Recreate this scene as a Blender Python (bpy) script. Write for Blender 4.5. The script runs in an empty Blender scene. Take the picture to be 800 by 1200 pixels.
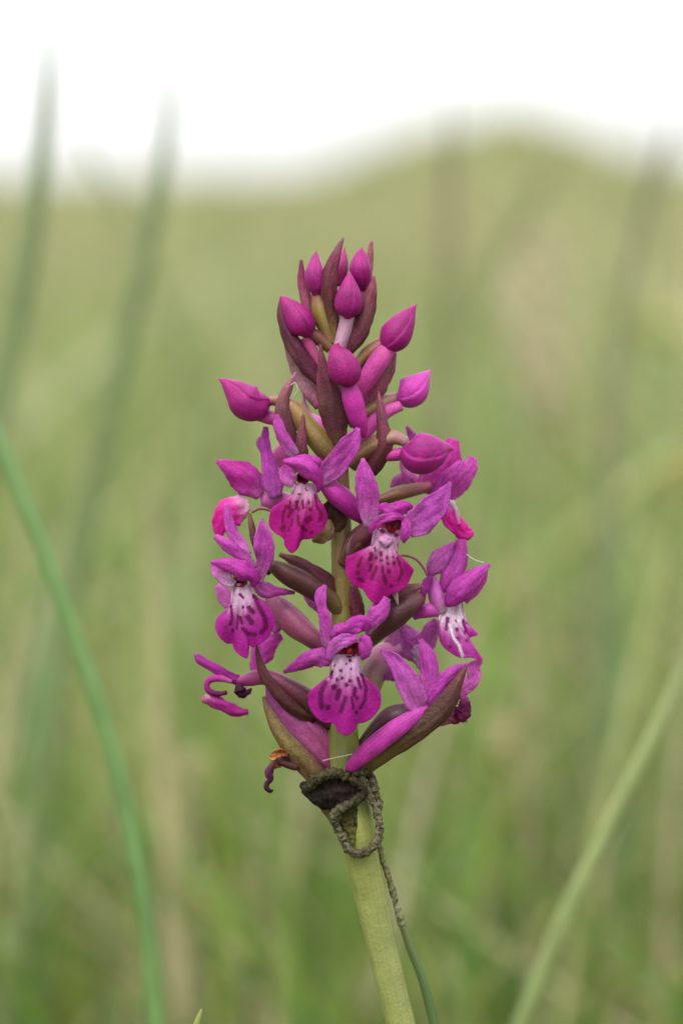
import bpy, math, random
import numpy as np
from mathutils import Vector

random.seed(7); rng = np.random.default_rng(7)
scene = bpy.context.scene
COL = scene.collection

# ------------------------------------------------------------------ camera, sky, sun, exposure
S = 0.375                      # focus distance (m)
PITCH = math.radians(6.42)
CAM = np.array([0.0, 0.0, 0.34])
FW = np.array([0.0, math.cos(PITCH), -math.sin(PITCH)])
UP = np.array([0.0, math.sin(PITCH), math.cos(PITCH)])
RT = np.array([1.0, 0.0, 0.0])
UNIT = S * 3e-4                # one photo pixel at the flower, in metres

cd = bpy.data.cameras.new("camera"); cam = bpy.data.objects.new("camera", cd); COL.objects.link(cam)
cam.location = CAM; cam.rotation_euler = (math.pi / 2 - PITCH, 0, 0)
cd.sensor_fit = 'VERTICAL'; cd.sensor_height = 36.0; cd.sensor_width = 24.0; cd.lens = 100.0
cd.clip_start = 0.01; cd.clip_end = 3000
cd.dof.use_dof = True; cd.dof.focus_distance = S - 0.004; cd.dof.aperture_fstop = 9.6
scene.camera = cam

w = bpy.data.worlds.new("World"); scene.world = w; w.use_nodes = True
nt = w.node_tree; bg = nt.nodes["Background"]
sky = nt.nodes.new("ShaderNodeTexSky"); sky.sky_type = 'NISHITA'; sky.sun_disc = False
SUN_EL, SUN_AZ = 58.0, 205.0
sky.sun_elevation = math.radians(SUN_EL); sky.sun_rotation = math.radians(SUN_AZ)
sky.dust_density = 2.0; sky.air_density = 1.0; sky.ozone_density = 1.0
hs = nt.nodes.new("ShaderNodeHueSaturation"); hs.inputs["Saturation"].default_value = 0.12
mixc = nt.nodes.new("ShaderNodeMix"); mixc.data_type = 'RGBA'; mixc.inputs[0].default_value = 0.85   # an even white cloud deck over the clear sky
wtc = nt.nodes.new("ShaderNodeTexCoord"); wsp = nt.nodes.new("ShaderNodeSeparateXYZ"); nt.links.new(wtc.outputs["Generated"], wsp.inputs[0])
wma = nt.nodes.new("ShaderNodeMapRange"); wma.inputs[1].default_value = 0.0; wma.inputs[2].default_value = 1.0
wma.inputs[3].default_value = 3.6; wma.inputs[4].default_value = 10.2; nt.links.new(wsp.outputs["Z"], wma.inputs[0])
wcl = nt.nodes.new("ShaderNodeVectorMath"); wcl.operation = 'SCALE'; wcl.inputs[0].default_value = (1.0, 1.005, 1.01); nt.links.new(wma.outputs[0], wcl.inputs["Scale"])
nt.links.new(wcl.outputs[0], mixc.inputs[7])
nt.links.new(sky.outputs[0], hs.inputs["Color"]); nt.links.new(hs.outputs[0], mixc.inputs[6]); nt.links.new(mixc.outputs[2], bg.inputs[0])
bg.inputs[1].default_value = 0.15

sd = bpy.data.lights.new("sun", 'SUN'); sun = bpy.data.objects.new("sun", sd); COL.objects.link(sun)
sd.energy = 1.5; sd.angle = math.radians(28); sd.color = (1.0, 0.97, 0.92)
az = math.radians(SUN_AZ); el = math.radians(SUN_EL)
sdir = Vector((math.sin(az) * math.cos(el), math.cos(az) * math.cos(el), math.sin(el)))
sun.rotation_euler = sdir.to_track_quat('Z', 'Y').to_euler()

scene.view_settings.view_transform = 'Standard'; scene.view_settings.look = 'None'
scene.view_settings.exposure = 1.12; scene.view_settings.gamma = 1.0
scene.render.engine = 'CYCLES'; scene.cycles.use_denoising = True
scene.cycles.max_bounces = 8; scene.cycles.transmission_bounces = 6

# ------------------------------------------------------------------ helpers
KA = 0.55                      # display colour -> surface reflectance
def lin(c):
    c = np.asarray(c, float) / 255.0
    if c[0] > c[1] * 1.5 and c[2] > c[1] * 1.25 and c[0] > 0.53: c = np.minimum(c * np.array([1.11, 0.97, 1.03]), 1)    # petals: deeper magenta
    return np.where(c <= 0.04045, c / 12.92, ((c + 0.055) / 1.055) ** 2.4) * KA

def P(x, y, z=0.0):
    """photo pixel + height towards the viewer (pixels at the flower) -> world"""
    d = S - z * UNIT
    return CAM + d * (FW + (x - 400) * 3e-4 * RT + (600 - y) * 3e-4 * UP)

def Pd(x, y, d):
    return CAM + d * (FW + (x - 400) * 3e-4 * RT + (600 - y) * 3e-4 * UP)

def norm(v):
    v = np.asarray(v, float); n = np.linalg.norm(v, axis=-1, keepdims=True)
    return v / np.maximum(n, 1e-12)

def spline(pts, n):
    """Catmull-Rom through rows of pts, n samples, even in chord length of the first 3 columns"""
    p = np.asarray(pts, float)
    if len(p) == 2: p = np.array([p[0], (p[0] + p[1]) / 2, p[1]])
    e = np.vstack([2 * p[0] - p[1], p, 2 * p[-1] - p[-2]])
    e[0, 3:] = p[0, 3:]; e[-1, 3:] = p[-1, 3:]
    out = []
    for i in range(len(p) - 1):
        a, b, c, d = e[i:i + 4]
        t = np.linspace(0, 1, 24, endpoint=False)[:, None]
        out.append(0.5 * (2 * b + (c - a) * t + (2 * a - 5 * b + 4 * c - d) * t ** 2 + (3 * b - a - 3 * c + d) * t ** 3))
    out.append(p[-1:]); q = np.vstack(out)
    L = np.concatenate([[0], np.cumsum(np.linalg.norm(np.diff(q[:, :3], axis=0), axis=1))])
    s = np.linspace(0, L[-1], n)
    return np.stack([np.interp(s, L, q[:, k]) for k in range(q.shape[1])], 1)

def ramp(cols, t):
    cols = np.array([lin(c) for c in cols]); k = np.linspace(0, 1, len(cols))
    return np.stack([np.interp(t, k, cols[:, i]) for i in range(3)], -1)

def smooth(a, b, x):
    t = np.clip((x - a) / (b - a), 0, 1); return t * t * (3 - 2 * t)

def link(name, verts, faces, mat, parent=None, col=None, uv=None, base=None, smooth_shade=True, solid=0, sub=0):
    me = bpy.data.meshes.new(name)
    v = np.asarray(verts, float)
    if base is not None: v = v - base
    me.from_pydata(v.tolist(), [], faces if isinstance(faces, list) else faces.tolist())
    if col is not None:
        a = me.color_attributes.new("col", 'FLOAT_COLOR', 'POINT')
        c4 = np.ones((len(v), 4), np.float32); c4[:, :3] = col
        a.data.foreach_set("color", c4.ravel())
    if uv is not None:
        a = me.attributes.new("guv", 'FLOAT2', 'POINT'); a.data.foreach_set("vector", np.asarray(uv, np.float32).ravel())
    me.materials.append(mat)
    if smooth_shade: me.polygons.foreach_set("use_smooth", np.ones(len(me.polygons), bool))
    me.update()
    o = bpy.data.objects.new(name, me); COL.objects.link(o)
    if parent is not None: o.parent = parent
    if solid:
        m = o.modifiers.new("thickness", 'SOLIDIFY'); m.thickness = solid; m.offset = 0
    if sub:
        m = o.modifiers.new("smooth", 'SUBSURF'); m.levels = sub; m.render_levels = sub
    return o

def grid_faces(nv, nu, wrap=False):
    i = np.arange(nv - 1)[:, None]; j = np.arange(nu if wrap else nu - 1)[None, :]
    a = i * nu + j; b = i * nu + (j + 1) % nu; c = (i + 1) * nu + (j + 1) % nu; d = (i + 1) * nu + j
    return np.stack([a, b, c, d], -1).reshape(-1, 4)

# ------------------------------------------------------------------ materials (colour comes from the per-vertex attribute "col")
def mat_leafy(name, veins=0, vein_dark=0.75, trans=0.25, rough=0.5, bump=0.15, bscale=2500, mott=0.18, mscale=500, spec=0.35, sheen=0.0, sparkle=0.0, tgam=0.6, olive=0.0):
    m = bpy.data.materials.new(name); m.use_nodes = True; t = m.node_tree; n = t.nodes; L = t.links
    bs = n["Principled BSDF"]; out = n["Material Output"]
    at = n.new("ShaderNodeAttribute"); at.attribute_name = "col"
    tc = n.new("ShaderNodeTexCoord")
    no = n.new("ShaderNodeTexNoise"); no.inputs["Scale"].default_value = mscale; no.inputs["Detail"].default_value = 4
    L.new(tc.outputs["Object"], no.inputs["Vector"])
    mr = n.new("ShaderNodeMapRange"); mr.inputs[1].default_value = 0.3; mr.inputs[2].default_value = 0.7
    mr.inputs[3].default_value = 1 - mott; mr.inputs[4].default_value = 1 + mott
    L.new(no.outputs[0], mr.inputs[0])
    fac = mr.outputs[0]
    if veins:
        uv = n.new("ShaderNodeAttribute"); uv.attribute_name = "guv"
        sp = n.new("ShaderNodeSeparateXYZ"); L.new(uv.outputs["Vector"], sp.inputs[0])
        jn = n.new("ShaderNodeMath"); jn.operation = 'MULTIPLY_ADD'; jn.inputs[1].default_value = 0.10; L.new(no.outputs[0], jn.inputs[0]); L.new(sp.outputs[0], jn.inputs[2])
        mu = n.new("ShaderNodeMath"); mu.operation = 'MULTIPLY'; mu.inputs[1].default_value = veins * math.pi; L.new(jn.outputs[0], mu.inputs[0])
        si = n.new("ShaderNodeMath"); si.operation = 'SINE'; L.new(mu.outputs[0], si.inputs[0])
        ab = n.new("ShaderNodeMath"); ab.operation = 'ABSOLUTE'; L.new(si.outputs[0], ab.inputs[0])
        vr = n.new("ShaderNodeMapRange"); vr.inputs[1].default_value = 0.0; vr.inputs[2].default_value = 0.45
        vr.inputs[3].default_value = vein_dark; vr.inputs[4].default_value = 1.0; L.new(ab.outputs[0], vr.inputs[0])
        mm = n.new("ShaderNodeMath"); mm.operation = 'MULTIPLY'; L.new(fac, mm.inputs[0]); L.new(vr.outputs[0], mm.inputs[1]); fac = mm.outputs[0]
    if sparkle:      # glitter of the surface cells, painted into the base colour as fine noise
        sn = n.new("ShaderNodeTexNoise"); sn.inputs["Scale"].default_value = 5200; sn.inputs["Detail"].default_value = 2
        L.new(tc.outputs["Object"], sn.inputs["Vector"])
        sr = n.new("ShaderNodeMapRange"); sr.inputs[1].default_value = 0.35; sr.inputs[2].default_value = 0.68; sr.inputs[3].default_value = 1 - sparkle; sr.inputs[4].default_value = 1 + sparkle * 1.5
        L.new(sn.outputs[0], sr.inputs[0])
        m2 = n.new("ShaderNodeMath"); m2.operation = 'MULTIPLY'; L.new(fac, m2.inputs[0]); L.new(sr.outputs[0], m2.inputs[1]); fac = m2.outputs[0]
    vm = n.new("ShaderNodeVectorMath"); vm.operation = 'SCALE'; L.new(at.outputs["Color"], vm.inputs[0]); L.new(fac, vm.inputs["Scale"])
    if olive:        # patches that stay green-brown
        on = n.new("ShaderNodeTexNoise"); on.inputs["Scale"].default_value = 170; on.inputs["Detail"].default_value = 3; L.new(tc.outputs["Object"], on.inputs["Vector"])
        orr = n.new("ShaderNodeMapRange"); orr.inputs[1].default_value = 0.42; orr.inputs[2].default_value = 0.68; orr.inputs[3].default_value = 0.0; orr.inputs[4].default_value = olive; L.new(on.outputs[0], orr.inputs[0])
        om = n.new("ShaderNodeMix"); om.data_type = 'RGBA'; om.inputs[7].default_value = (0.115, 0.080, 0.032, 1)
        L.new(orr.outputs[0], om.inputs[0]); L.new(vm.outputs[0], om.inputs[6]); vm = om; vout = om.outputs[2]
    else: vout = vm.outputs[0]
    L.new(vout, bs.inputs["Base Color"])
    bs.inputs["Roughness"].default_value = rough; bs.inputs["Specular IOR Level"].default_value = spec
    if sheen:
        bs.inputs["Sheen Weight"].default_value = sheen; bs.inputs["Sheen Roughness"].default_value = 0.4
    bn = n.new("ShaderNodeTexNoise"); bn.inputs["Scale"].default_value = bscale; bn.inputs["Detail"].default_value = 3
    L.new(tc.outputs["Object"], bn.inputs["Vector"])
    bu = n.new("ShaderNodeBump"); bu.inputs["Strength"].default_value = bump; bu.inputs["Distance"].default_value = 0.0003
    L.new(bn.outputs[0], bu.inputs["Height"]); L.new(bu.outputs[0], bs.inputs["Normal"])
    if trans:
        tr = n.new("ShaderNodeBsdfTranslucent"); gm = n.new("ShaderNodeGamma"); gm.inputs[1].default_value = tgam; L.new(vout, gm.inputs[0]); L.new(gm.outputs[0], tr.inputs["Color"])
        mx = n.new("ShaderNodeMixShader"); mx.inputs[0].default_value = trans
        L.new(bs.outputs[0], mx.inputs[1]); L.new(tr.outputs[0], mx.inputs[2]); L.new(mx.outputs[0], out.inputs["Surface"])
    return m

M_PETAL = mat_leafy("petal", veins=5, vein_dark=0.74, trans=0.36, rough=0.5, bump=0.5, bscale=3800, mott=0.22, mscale=900, spec=0.16, sparkle=0.20)
M_LIP = mat_leafy("lip", trans=0.22, rough=0.55, bump=0.4, bscale=3600, mott=0.16, mscale=1100, spec=0.14, sparkle=0.16)
M_BUD = mat_leafy("bud", veins=14, vein_dark=0.80, trans=0.0, rough=0.45, bump=0.4, bscale=5000, mott=0.24, mscale=500, spec=0.18, sparkle=0.10)
M_BRACT = mat_leafy("bract", veins=11, vein_dark=0.62, trans=0.08, rough=0.45, bump=0.5, bscale=4200, mott=0.22, mscale=1100, spec=0.16, sparkle=0.22, olive=0.3)
M_STEM = mat_leafy("stem", veins=9, vein_dark=0.88, trans=0.0, rough=0.45, bump=0.3, bscale=2500, mott=0.22, mscale=260, spec=0.32)
M_CRUST = mat_leafy("crust", trans=0.0, rough=0.85, bump=0.9, bscale=2600, mott=0.75, mscale=1900, spec=0.1)
M_SILK = mat_leafy("silk", trans=0.4, rough=0.35, bump=0.0, mott=0.0)
M_GRASS = mat_leafy("grass", tgam=0.95, trans=0.30, rough=0.5, bump=0.1, bscale=300, mott=0.15, mscale=30)
M_SEED = mat_leafy("seed_husk", trans=0.0, rough=0.6, bump=0.0, mott=0.1, mscale=100, spec=0.1)
M_BLADE = mat_leafy("blade", tgam=0.8, veins=6, vein_dark=0.85, trans=0.25, rough=0.45, bump=0.1, bscale=900, mott=0.12, mscale=120)

# ------------------------------------------------------------------ shape builders
class Z:
    """frame of a zoomed crop: crop coords -> photo pixels"""
    def __init__(s, ox, oy, k): s.ox, s.oy, s.k = ox, oy, k
    def pts(s, L):
        out = []
        for p in L:
            q = [s.ox + p[0] / s.k, s.oy + p[1] / s.k, p[2]] + [h / s.k for h in p[3:]]
            out.append(q)
        return out
ZP = Z(0, 0, 1)

def world_path(pts, n, dist=None):
    q = spline(pts, n)
    if dist is None:
        w_ = np.array([P(*r[:3]) for r in q]); sc = (S - q[:, 2] * UNIT) * 3e-4
    else:
        w_ = np.array([Pd(r[0], r[1], dist + r[2]) for r in q]); sc = (dist + q[:, 2]) * 3e-4
    return q, w_, sc

def sheet(name, fr, pts, cols, parent, mat=None, cup=0.3, fold=0.0, rip=0.07, tilt=0, nv=26, nu=13, thick=0.00022, face=None, edge=None, tipw=None, curl=0.0):
    """a petal, sepal or bract: centre line with half widths; cup>0 bends the edges away from the viewer"""
    q, w_, sc = world_path(fr.pts(pts), nv)
    T = norm(np.gradient(w_, axis=0))
    Fc = -FW if face is None else norm(face[0] * RT + face[1] * UP - face[2] * FW)
    if tilt:
        a = math.radians(tilt); 
    C = norm(np.cross(T, Fc)); N = norm(np.cross(C, T))
    if tilt:
        C, N = C * math.cos(a) + N * math.sin(a), N * math.cos(a) - C * math.sin(a)
    u = np.linspace(-1, 1, nu)
    hw = np.maximum(q[:, 3], 0.25) * sc
    if q.shape[1] > 4: hwR = np.maximum(q[:, 4], 0.25) * sc
    else: hwR = hw
    v = np.linspace(0, 1, nv)
    ph = rng.uniform(0, 6.28, 4); fq = rng.uniform(1.5, 3.2, 2)
    HW = np.where(u[None, :] < 0, hw[:, None], hwR[:, None])
    HW = HW * (1 + (0.05 * np.sin(v * 17 + ph[3]) + 0.035 * np.sin(v * 41 + ph[0]))[:, None] * np.abs(u)[None, :] ** 3)
    au = np.abs(u)[None, :]
    off = -cup * HW * au ** 1.8 - fold * HW * au
    off = off + rip * HW * au ** 2 * np.where(u[None, :] < 0, np.sin(v[:, None] * 6.28 * fq[0] + ph[0]), np.sin(v[:, None] * 6.28 * fq[1] + ph[1]))
    off = off + 0.09 * HW * np.sin(u[None, :] * 4 + v[:, None] * 8 + ph[2]) + 0.04 * HW * np.sin(u[None, :] * 9 - v[:, None] * 13 + ph[1])
    X = w_[:, None, :] + C[:, None, :] * (u[None, :] * HW)[..., None] + N[:, None, :] * off[..., None]
    t = np.repeat(v[:, None], nu, 1)
    col = ramp(cols, t)
    if edge is not None:
        col = col + (lin(edge) - col) * (np.abs(u)[None, :] ** 3)[..., None]
    uv = np.stack([np.repeat((u[None, :] + 1) / 2, nv, 0), t], -1)
    return link(name, X.reshape(-1, 3), grid_faces(nv, nu), mat or M_PETAL, parent, col.reshape(-1, 3), uv.reshape(-1, 2), BASE, solid=thick)

def tube(name, fr, pts, cols, parent, mat=None, nv=30, nt_=24, ribs=0, ribamp=0.06, twist=2.0, seams=0, seam=0.07, rough=0.0, rot=0.0, flat=1.0, dist=None, base=None, endpts=None):
    """round body along a path (stem, ovary, spur, bud). seams: overlapping sepals of a closed bud"""
    q, w_, sc = world_path(fr.pts(pts), nv, dist)
    if endpts is not None:
        e = np.asarray(endpts, float); n2 = 8
        ext = [w_[-1] + (e - w_[-1]) * k / n2 for k in range(1, n2 + 1)]
        w_ = np.vstack([w_, ext]); q = np.vstack([q, np.repeat(q[-1:], n2, 0)]); sc = np.concatenate([sc, np.repeat(sc[-1:], n2)]); nv += n2
    T = norm(np.gradient(w_, axis=0))
    A = norm(np.cross(T, -FW)); B = norm(np.cross(A, T))
    th = np.linspace(0, 2 * math.pi, nt_, endpoint=False) + rot; v = np.linspace(0, 1, nv)
    r = np.maximum(q[:, 3], 0.2) * sc
    R = np.repeat(r[:, None], nt_, 1)
    if ribs: R = R * (1 + ribamp * np.cos(ribs * th[None, :] + twist * v[:, None]))
    if seams:
        f = ((th[None, :] + 0.5 * v[:, None]) * seams / (2 * math.pi)) % 1.0
        R = R * (1 + seam * (smooth(0.0, 0.06, f) * (1 - 0.7 * f)) - 0.02)
    if rough:
        lump = np.interp(np.arange(nv), np.arange(-4, nv + 8, 4), rng.normal(size=len(np.arange(-4, nv + 8, 4)))); R = R * (1 + 0.9 * rough * lump)[:, None]
        R = R * (1 + rough * rng.normal(size=R.shape)); w_ = w_ + rng.normal(size=w_.shape) * (rough * 0.5 * r)[:, None]
    X = w_[:, None, :] + A[:, None, :] * (np.cos(th)[None, :] * R)[..., None] + B[:, None, :] * (np.sin(th)[None, :] * R * flat)[..., None]
    t = np.repeat(v[:, None], nt_, 1); col = ramp(cols, t).reshape(-1, 3)
    uv = np.stack([np.repeat(np.linspace(0, 1, nt_)[None, :], nv, 0), t], -1).reshape(-1, 2)
    V = X.reshape(-1, 3); F = grid_faces(nv, nt_, True).tolist()
    n0 = len(V); V = np.vstack([V, w_[0], w_[-1]]); col = np.vstack([col, col[0], col[-1]]); uv = np.vstack([uv, [0, 0], [0, 1]])
    for j in range(nt_):
        F.append([n0, (j + 1) % nt_, j]); k = (nv - 1) * nt_; F.append([n0 + 1, k + j, k + (j + 1) % nt_])
    return link(name, V, F, mat or M_STEM, parent, col, uv, BASE if base is None else base)

def lip(fr, top, outline, marks, z0, parent, mid=(188, 30, 150), pale=(232, 190, 222), dark=(128, 4, 92), bulge=9, side=15, tipz=-4, paleto=0.45, extra=(), nr=80, ns=120, waist=(1, -2)):
    """the lobed lip: a fan from the throat to a traced outline, convex, with loops and dots in its colour"""
    outline = outline[waist[0]:len(outline) + waist[1] + 1]
    o = spline([(fr.ox + x / fr.k, fr.oy + y / fr.k, 0) for x, y in outline], ns)[:, :2]
    tp = np.array([(fr.ox + x / fr.k, fr.oy + y / fr.k) for x, y in top])
    s = np.linspace(0, 1, ns); a = smooth(0.0, 1.0, s)
    t = np.linspace(0, 1, nr)[:, None]
    st = tp[0] + (tp[1] - tp[0]) * a[:, None]
    wst = o[0] + (o[-1] - o[0]) * a[:, None]                      # the narrow claw ends here
    tw = 0.30
    k1 = np.clip(t / tw, 0, 1)[..., None]; k2 = np.clip((t - tw) / (1 - tw), 0, 1)[..., None]
    XY = st[None] + (wst - st)[None] * k1 + (o - wst)[None] * k2
    size = np.linalg.norm(o - st, axis=1).max()
    e = np.abs(2 * s - 1)[None, :]
    z = z0 + bulge * np.sin(np.clip(t, 0, 1) * 2.2) - side * e ** 2 * t ** 1.5 + tipz * t ** 2
    z = z + 2.0 * np.sin(s[None, :] * 34 + z0) * t ** 3 + 1.2 * np.sin(s[None, :] * 19 + t * 5)
    z = z + 2.0 * (1 - smooth(0, 0.08, np.abs(s - 0.5)))[None, :] * t
    W = np.array([[P(XY[i, j, 0], XY[i, j, 1], z[i, j]) for j in range(ns)] for i in range(nr)])
    d = t * np.ones_like(e) * (np.linalg.norm(o - st, axis=1) / size)[None, :]
    wpale = 1 - smooth(tw * 0.80, tw + paleto * 0.8, t + 0.04 * np.sin(s * 55)[None, :] + 0.12 * smooth(0.55, 1, e))
    wpale = wpale * (1 - 0.55 * smooth(0.93, 1.0, e))
    wmid = (1 - smooth(tw, tw + paleto * 1.7, t + 0.12 * e ** 2)) * (0.75 + 0.25 * np.sin(s * 70)[None, :])
    pk = lin(mid) * 0.76 + lin(pale) * 0.24
    col = lin(mid)[None, None] * (1 - wmid)[..., None] + pk[None, None] * wmid[..., None]
    col = col * (1 - wpale)[..., None] + lin(pale)[None, None] * wpale[..., None]
    rim = smooth(0.86, 1.0, t) * smooth(0.3, 0.6, d)
    col = col * (1 + 0.12 * rim)[..., None]
    def seg(pa, pb):
        ab = pb - pa; L2 = max((ab ** 2).sum(), 1e-9)
        k = np.clip(((XY - pa) @ ab) / L2, 0, 1); return np.linalg.norm(XY - pa - k[..., None] * ab, axis=-1)
    wob = 0.55 * (np.sin(XY[..., 0] * 2.1) + np.sin(XY[..., 1] * 1.7 + XY[..., 0] * 0.7))
    for m_ in marks:
        r = 1.05 * m_[-1] / fr.k; pp = [np.array((fr.ox + x / fr.k, fr.oy + y / fr.k)) for x, y in m_[:-1]]
        dist = np.min([seg(pp[i], pp[min(i + 1, len(pp) - 1)]) for i in range(max(1, len(pp) - 1))], axis=0) + wob * 0.5
        f = (1 - smooth(r * 0.55, r * 1.25 + 0.5, dist))[..., None]
        col = col * (1 - f) + lin(dark) * f
    for m_ in extra:
        r = m_[-2] / fr.k; pp = [np.array((fr.ox + x / fr.k, fr.oy + y / fr.k)) for x, y in m_[:-2]]
        dist = np.min([seg(pp[i], pp[min(i + 1, len(pp) - 1)]) for i in range(max(1, len(pp) - 1))], axis=0)
        f = (1 - smooth(r * 0.5, r * 1.3, dist))[..., None]
        col = col * (1 - f) + lin(m_[-1]) * f
    return link("lip", W.reshape(-1, 3), grid_faces(nr, ns), M_LIP, parent, col.reshape(-1, 3), None, BASE, solid=0.00025)

def tag(o, label=None, cat=None, group=None, kind=None):
    for k, v in (("label", label), ("category", cat), ("group", group), ("kind", kind)):
        if v: o[k] = v
    return o

def empty(name, loc):
    o = bpy.data.objects.new(name, None); o.empty_display_size = 0.02; COL.objects.link(o); o.location = loc; return o

# ------------------------------------------------------------------ ground and meadow
def hill(x, y):
    """a low grassy mound well behind the flower, right of centre"""
    cx = 2.9
    sx = np.where(x < cx, 2.5, 3.3)
    h = 1.55 * np.exp(-((x - cx) / sx) ** 2) * np.exp(-((y - 62) / 12.0) ** 2)
    h = h * (1 + 0.10 * np.sin(x * 1.7 + 0.6) + 0.06 * np.sin(x * 4.1))
    h = h + 0.45 * np.exp(-((x - 12.5) / 4.6) ** 2) * np.exp(-((y - 66) / 12.0) ** 2)
    return h + 0.38 * smooth(10, 58, y) + 0.10 * np.sin(x * 0.31 + 1) * np.sin(y * 0.17) * smooth(8, 30, y)

def build_ground():
    ys = np.concatenate([np.linspace(-6, 30, 40), np.linspace(31, 120, 90), np.geomspace(125, 1500, 22)])
    xs = np.concatenate([-np.geomspace(900, 26, 16), np.linspace(-25, 25, 101), np.geomspace(26, 900, 16)])
    X, Y = np.meshgrid(xs, ys); H = hill(X, Y)
    V = np.stack([X, Y, H], -1).reshape(-1, 3)
    m = bpy.data.materials.new("ground"); m.use_nodes = True; t = m.node_tree; n = t.nodes
    bs = n["Principled BSDF"]; bs.inputs["Roughness"].default_value = 0.9; bs.inputs["Specular IOR Level"].default_value = 0.1
    tc = n.new("ShaderNodeTexCoord"); no = n.new("ShaderNodeTexNoise"); no.inputs["Scale"].default_value = 1.3; no.inputs["Detail"].default_value = 8; no.inputs["Roughness"].default_value = 0.7
    t.links.new(tc.outputs["Object"], no.inputs["Vector"])
    cr = n.new("ShaderNodeValToRGB"); e = cr.color_ramp.elements
    e[0].position = 0.3; e[0].color = (0.060, 0.075, 0.022, 1); e[1].position = 0.7; e[1].color = (0.16, 0.145, 0.065, 1)
    k = cr.color_ramp.elements.new(0.5); k.color = (0.10, 0.115, 0.035, 1)
    t.links.new(no.outputs[0], cr.inputs[0]); t.links.new(cr.outputs[0], bs.inputs["Base Color"])
    o = link("ground", V, grid_faces(len(ys), len(xs)), m); tag(o, "meadow ground rising to a low grassy mound", "ground", kind="structure"); return o
build_ground()

GREEN_NEAR = [(122, 160, 66), (136, 168, 74), (114, 156, 74), (152, 174, 74), (124, 162, 88), (156, 176, 82)]
GREEN = [(136, 164, 88), (148, 172, 98), (124, 156, 90), (160, 178, 96), (138, 166, 108), (166, 180, 106)]
OLIVE = [(190, 187, 130), (182, 181, 120), (199, 193, 143), (191, 194, 128)]
STRAW = [(214, 200, 160), (204, 188, 148), (222, 210, 176), (194, 172, 142)]

def grass(name, n, y0, y1, hmin, hmax, wmul, palette_w, label, half=0.36, power=1.0, keep=None, segs=5, greens=None):
    GREEN = greens or globals()['GREEN']
    d = y0 * (y1 / y0) ** (rng.uniform(0, 1, n) ** power)
    x = d * rng.uniform(-half, half, n)
    # clumping
    if keep is not None:
        k = keep(x, d); x, d = x[k], d[k]; n = len(x)
    cl = 0.5 + 0.5 * np.sin(x * 9.0 / np.maximum(d, 1) ** 0.6 + 2) * np.sin(d * 5.0 / np.maximum(d, 1) ** 0.6)
    h = rng.uniform(hmin, hmax, n) * (0.75 + 0.35 * cl)
    wd = rng.uniform(0.0011, 0.0026, n) * wmul(d)
    ang = rng.uniform(0, 2 * math.pi, n); lean = rng.uniform(0.05, 0.95, n) ** 1.2 * h
    th = rng.uniform(0, math.pi, n)
    pal = np.array([lin(c) for c in GREEN + OLIVE + STRAW])
    wts = np.array([palette_w[0] / len(GREEN)] * len(GREEN) + [palette_w[1] / len(OLIVE)] * len(OLIVE) + [palette_w[2] / len(STRAW)] * len(STRAW)); wts /= wts.sum()
    c = pal[rng.choice(len(pal), n, p=wts)] * rng.uniform(0.8, 1.2, (n, 1))
    z0 = hill(x, d)
    rows = []; cols = []
    for i in range(segs + 1):
        t = i / segs
        cx = x + np.cos(ang) * lean * t ** 2; cy = d + np.sin(ang) * lean * t ** 2; cz = z0 - 0.01 + h * (t - 0.16 * t ** 3 * (lean / h))
        ww = wd * (1 - t ** 2.2) + 0.0001
        for s in (-1, 1):
            rows.append(np.stack([cx + s * np.cos(th) * ww, cy + s * np.sin(th) * ww * 0.6, cz], -1)); cols.append(c)
    V = np.stack(rows, 1); Cc = np.stack(cols, 1); k = 2 * (segs + 1)
    f = np.array([[2 * i, 2 * i + 1, 2 * i + 3, 2 * i + 2] for i in range(segs)])
    F = (f[None] + (np.arange(n) * k)[:, None, None]).reshape(-1, 4)
    o = link(name, V.reshape(-1, 3), F, M_GRASS, None, Cc.reshape(-1, 3), smooth_shade=True)
    tag(o, label, "grass", kind="stuff"); return o

nearclear = lambda x, d: ~((np.abs(x) < 0.11 * d) & (d < 0.62))
grass("meadow_grass", 15000, 0.62, 3.2, 0.14, 0.34, lambda d: 1.0 + 0.10 * d, (0.68, 0.20, 0.12), "blurred green and straw meadow grass right behind the orchid", 0.34, 0.8, greens=GREEN_NEAR)
grass("meadow_grass", 420, 1.0, 5.0, 0.34, 0.46, lambda d: 0.9 + 0.25 * d, (0.30, 0.35, 0.35), "sparse tall stalks standing above the meadow against the sky", 0.30, 0.9)
grass("meadow_grass", 26000, 3.0, 26, 0.16, 0.34, lambda d: 1.0 + 0.28 * d, (0.38, 0.40, 0.22), "olive meadow grass stretching back towards the mound", 0.26, 0.8)
grass("meadow_grass", 22000, 24, 130, 0.18, 0.38, lambda d: 1.0 + 0.30 * d, (0.34, 0.44, 0.22), "far olive grass over the mound and horizon", 0.22, 0.8, segs=3)

# ------------------------------------------------------------------ the orchid
gx = P(480, 1240, 0)
BASE = np.array([gx[0] + 0.022, gx[1] + 0.004, 0.0])
orchid = empty("orchid", BASE)
tag(orchid, "magenta spotted marsh orchid spike with dark bracts and pale green stem", "orchid")

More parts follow.
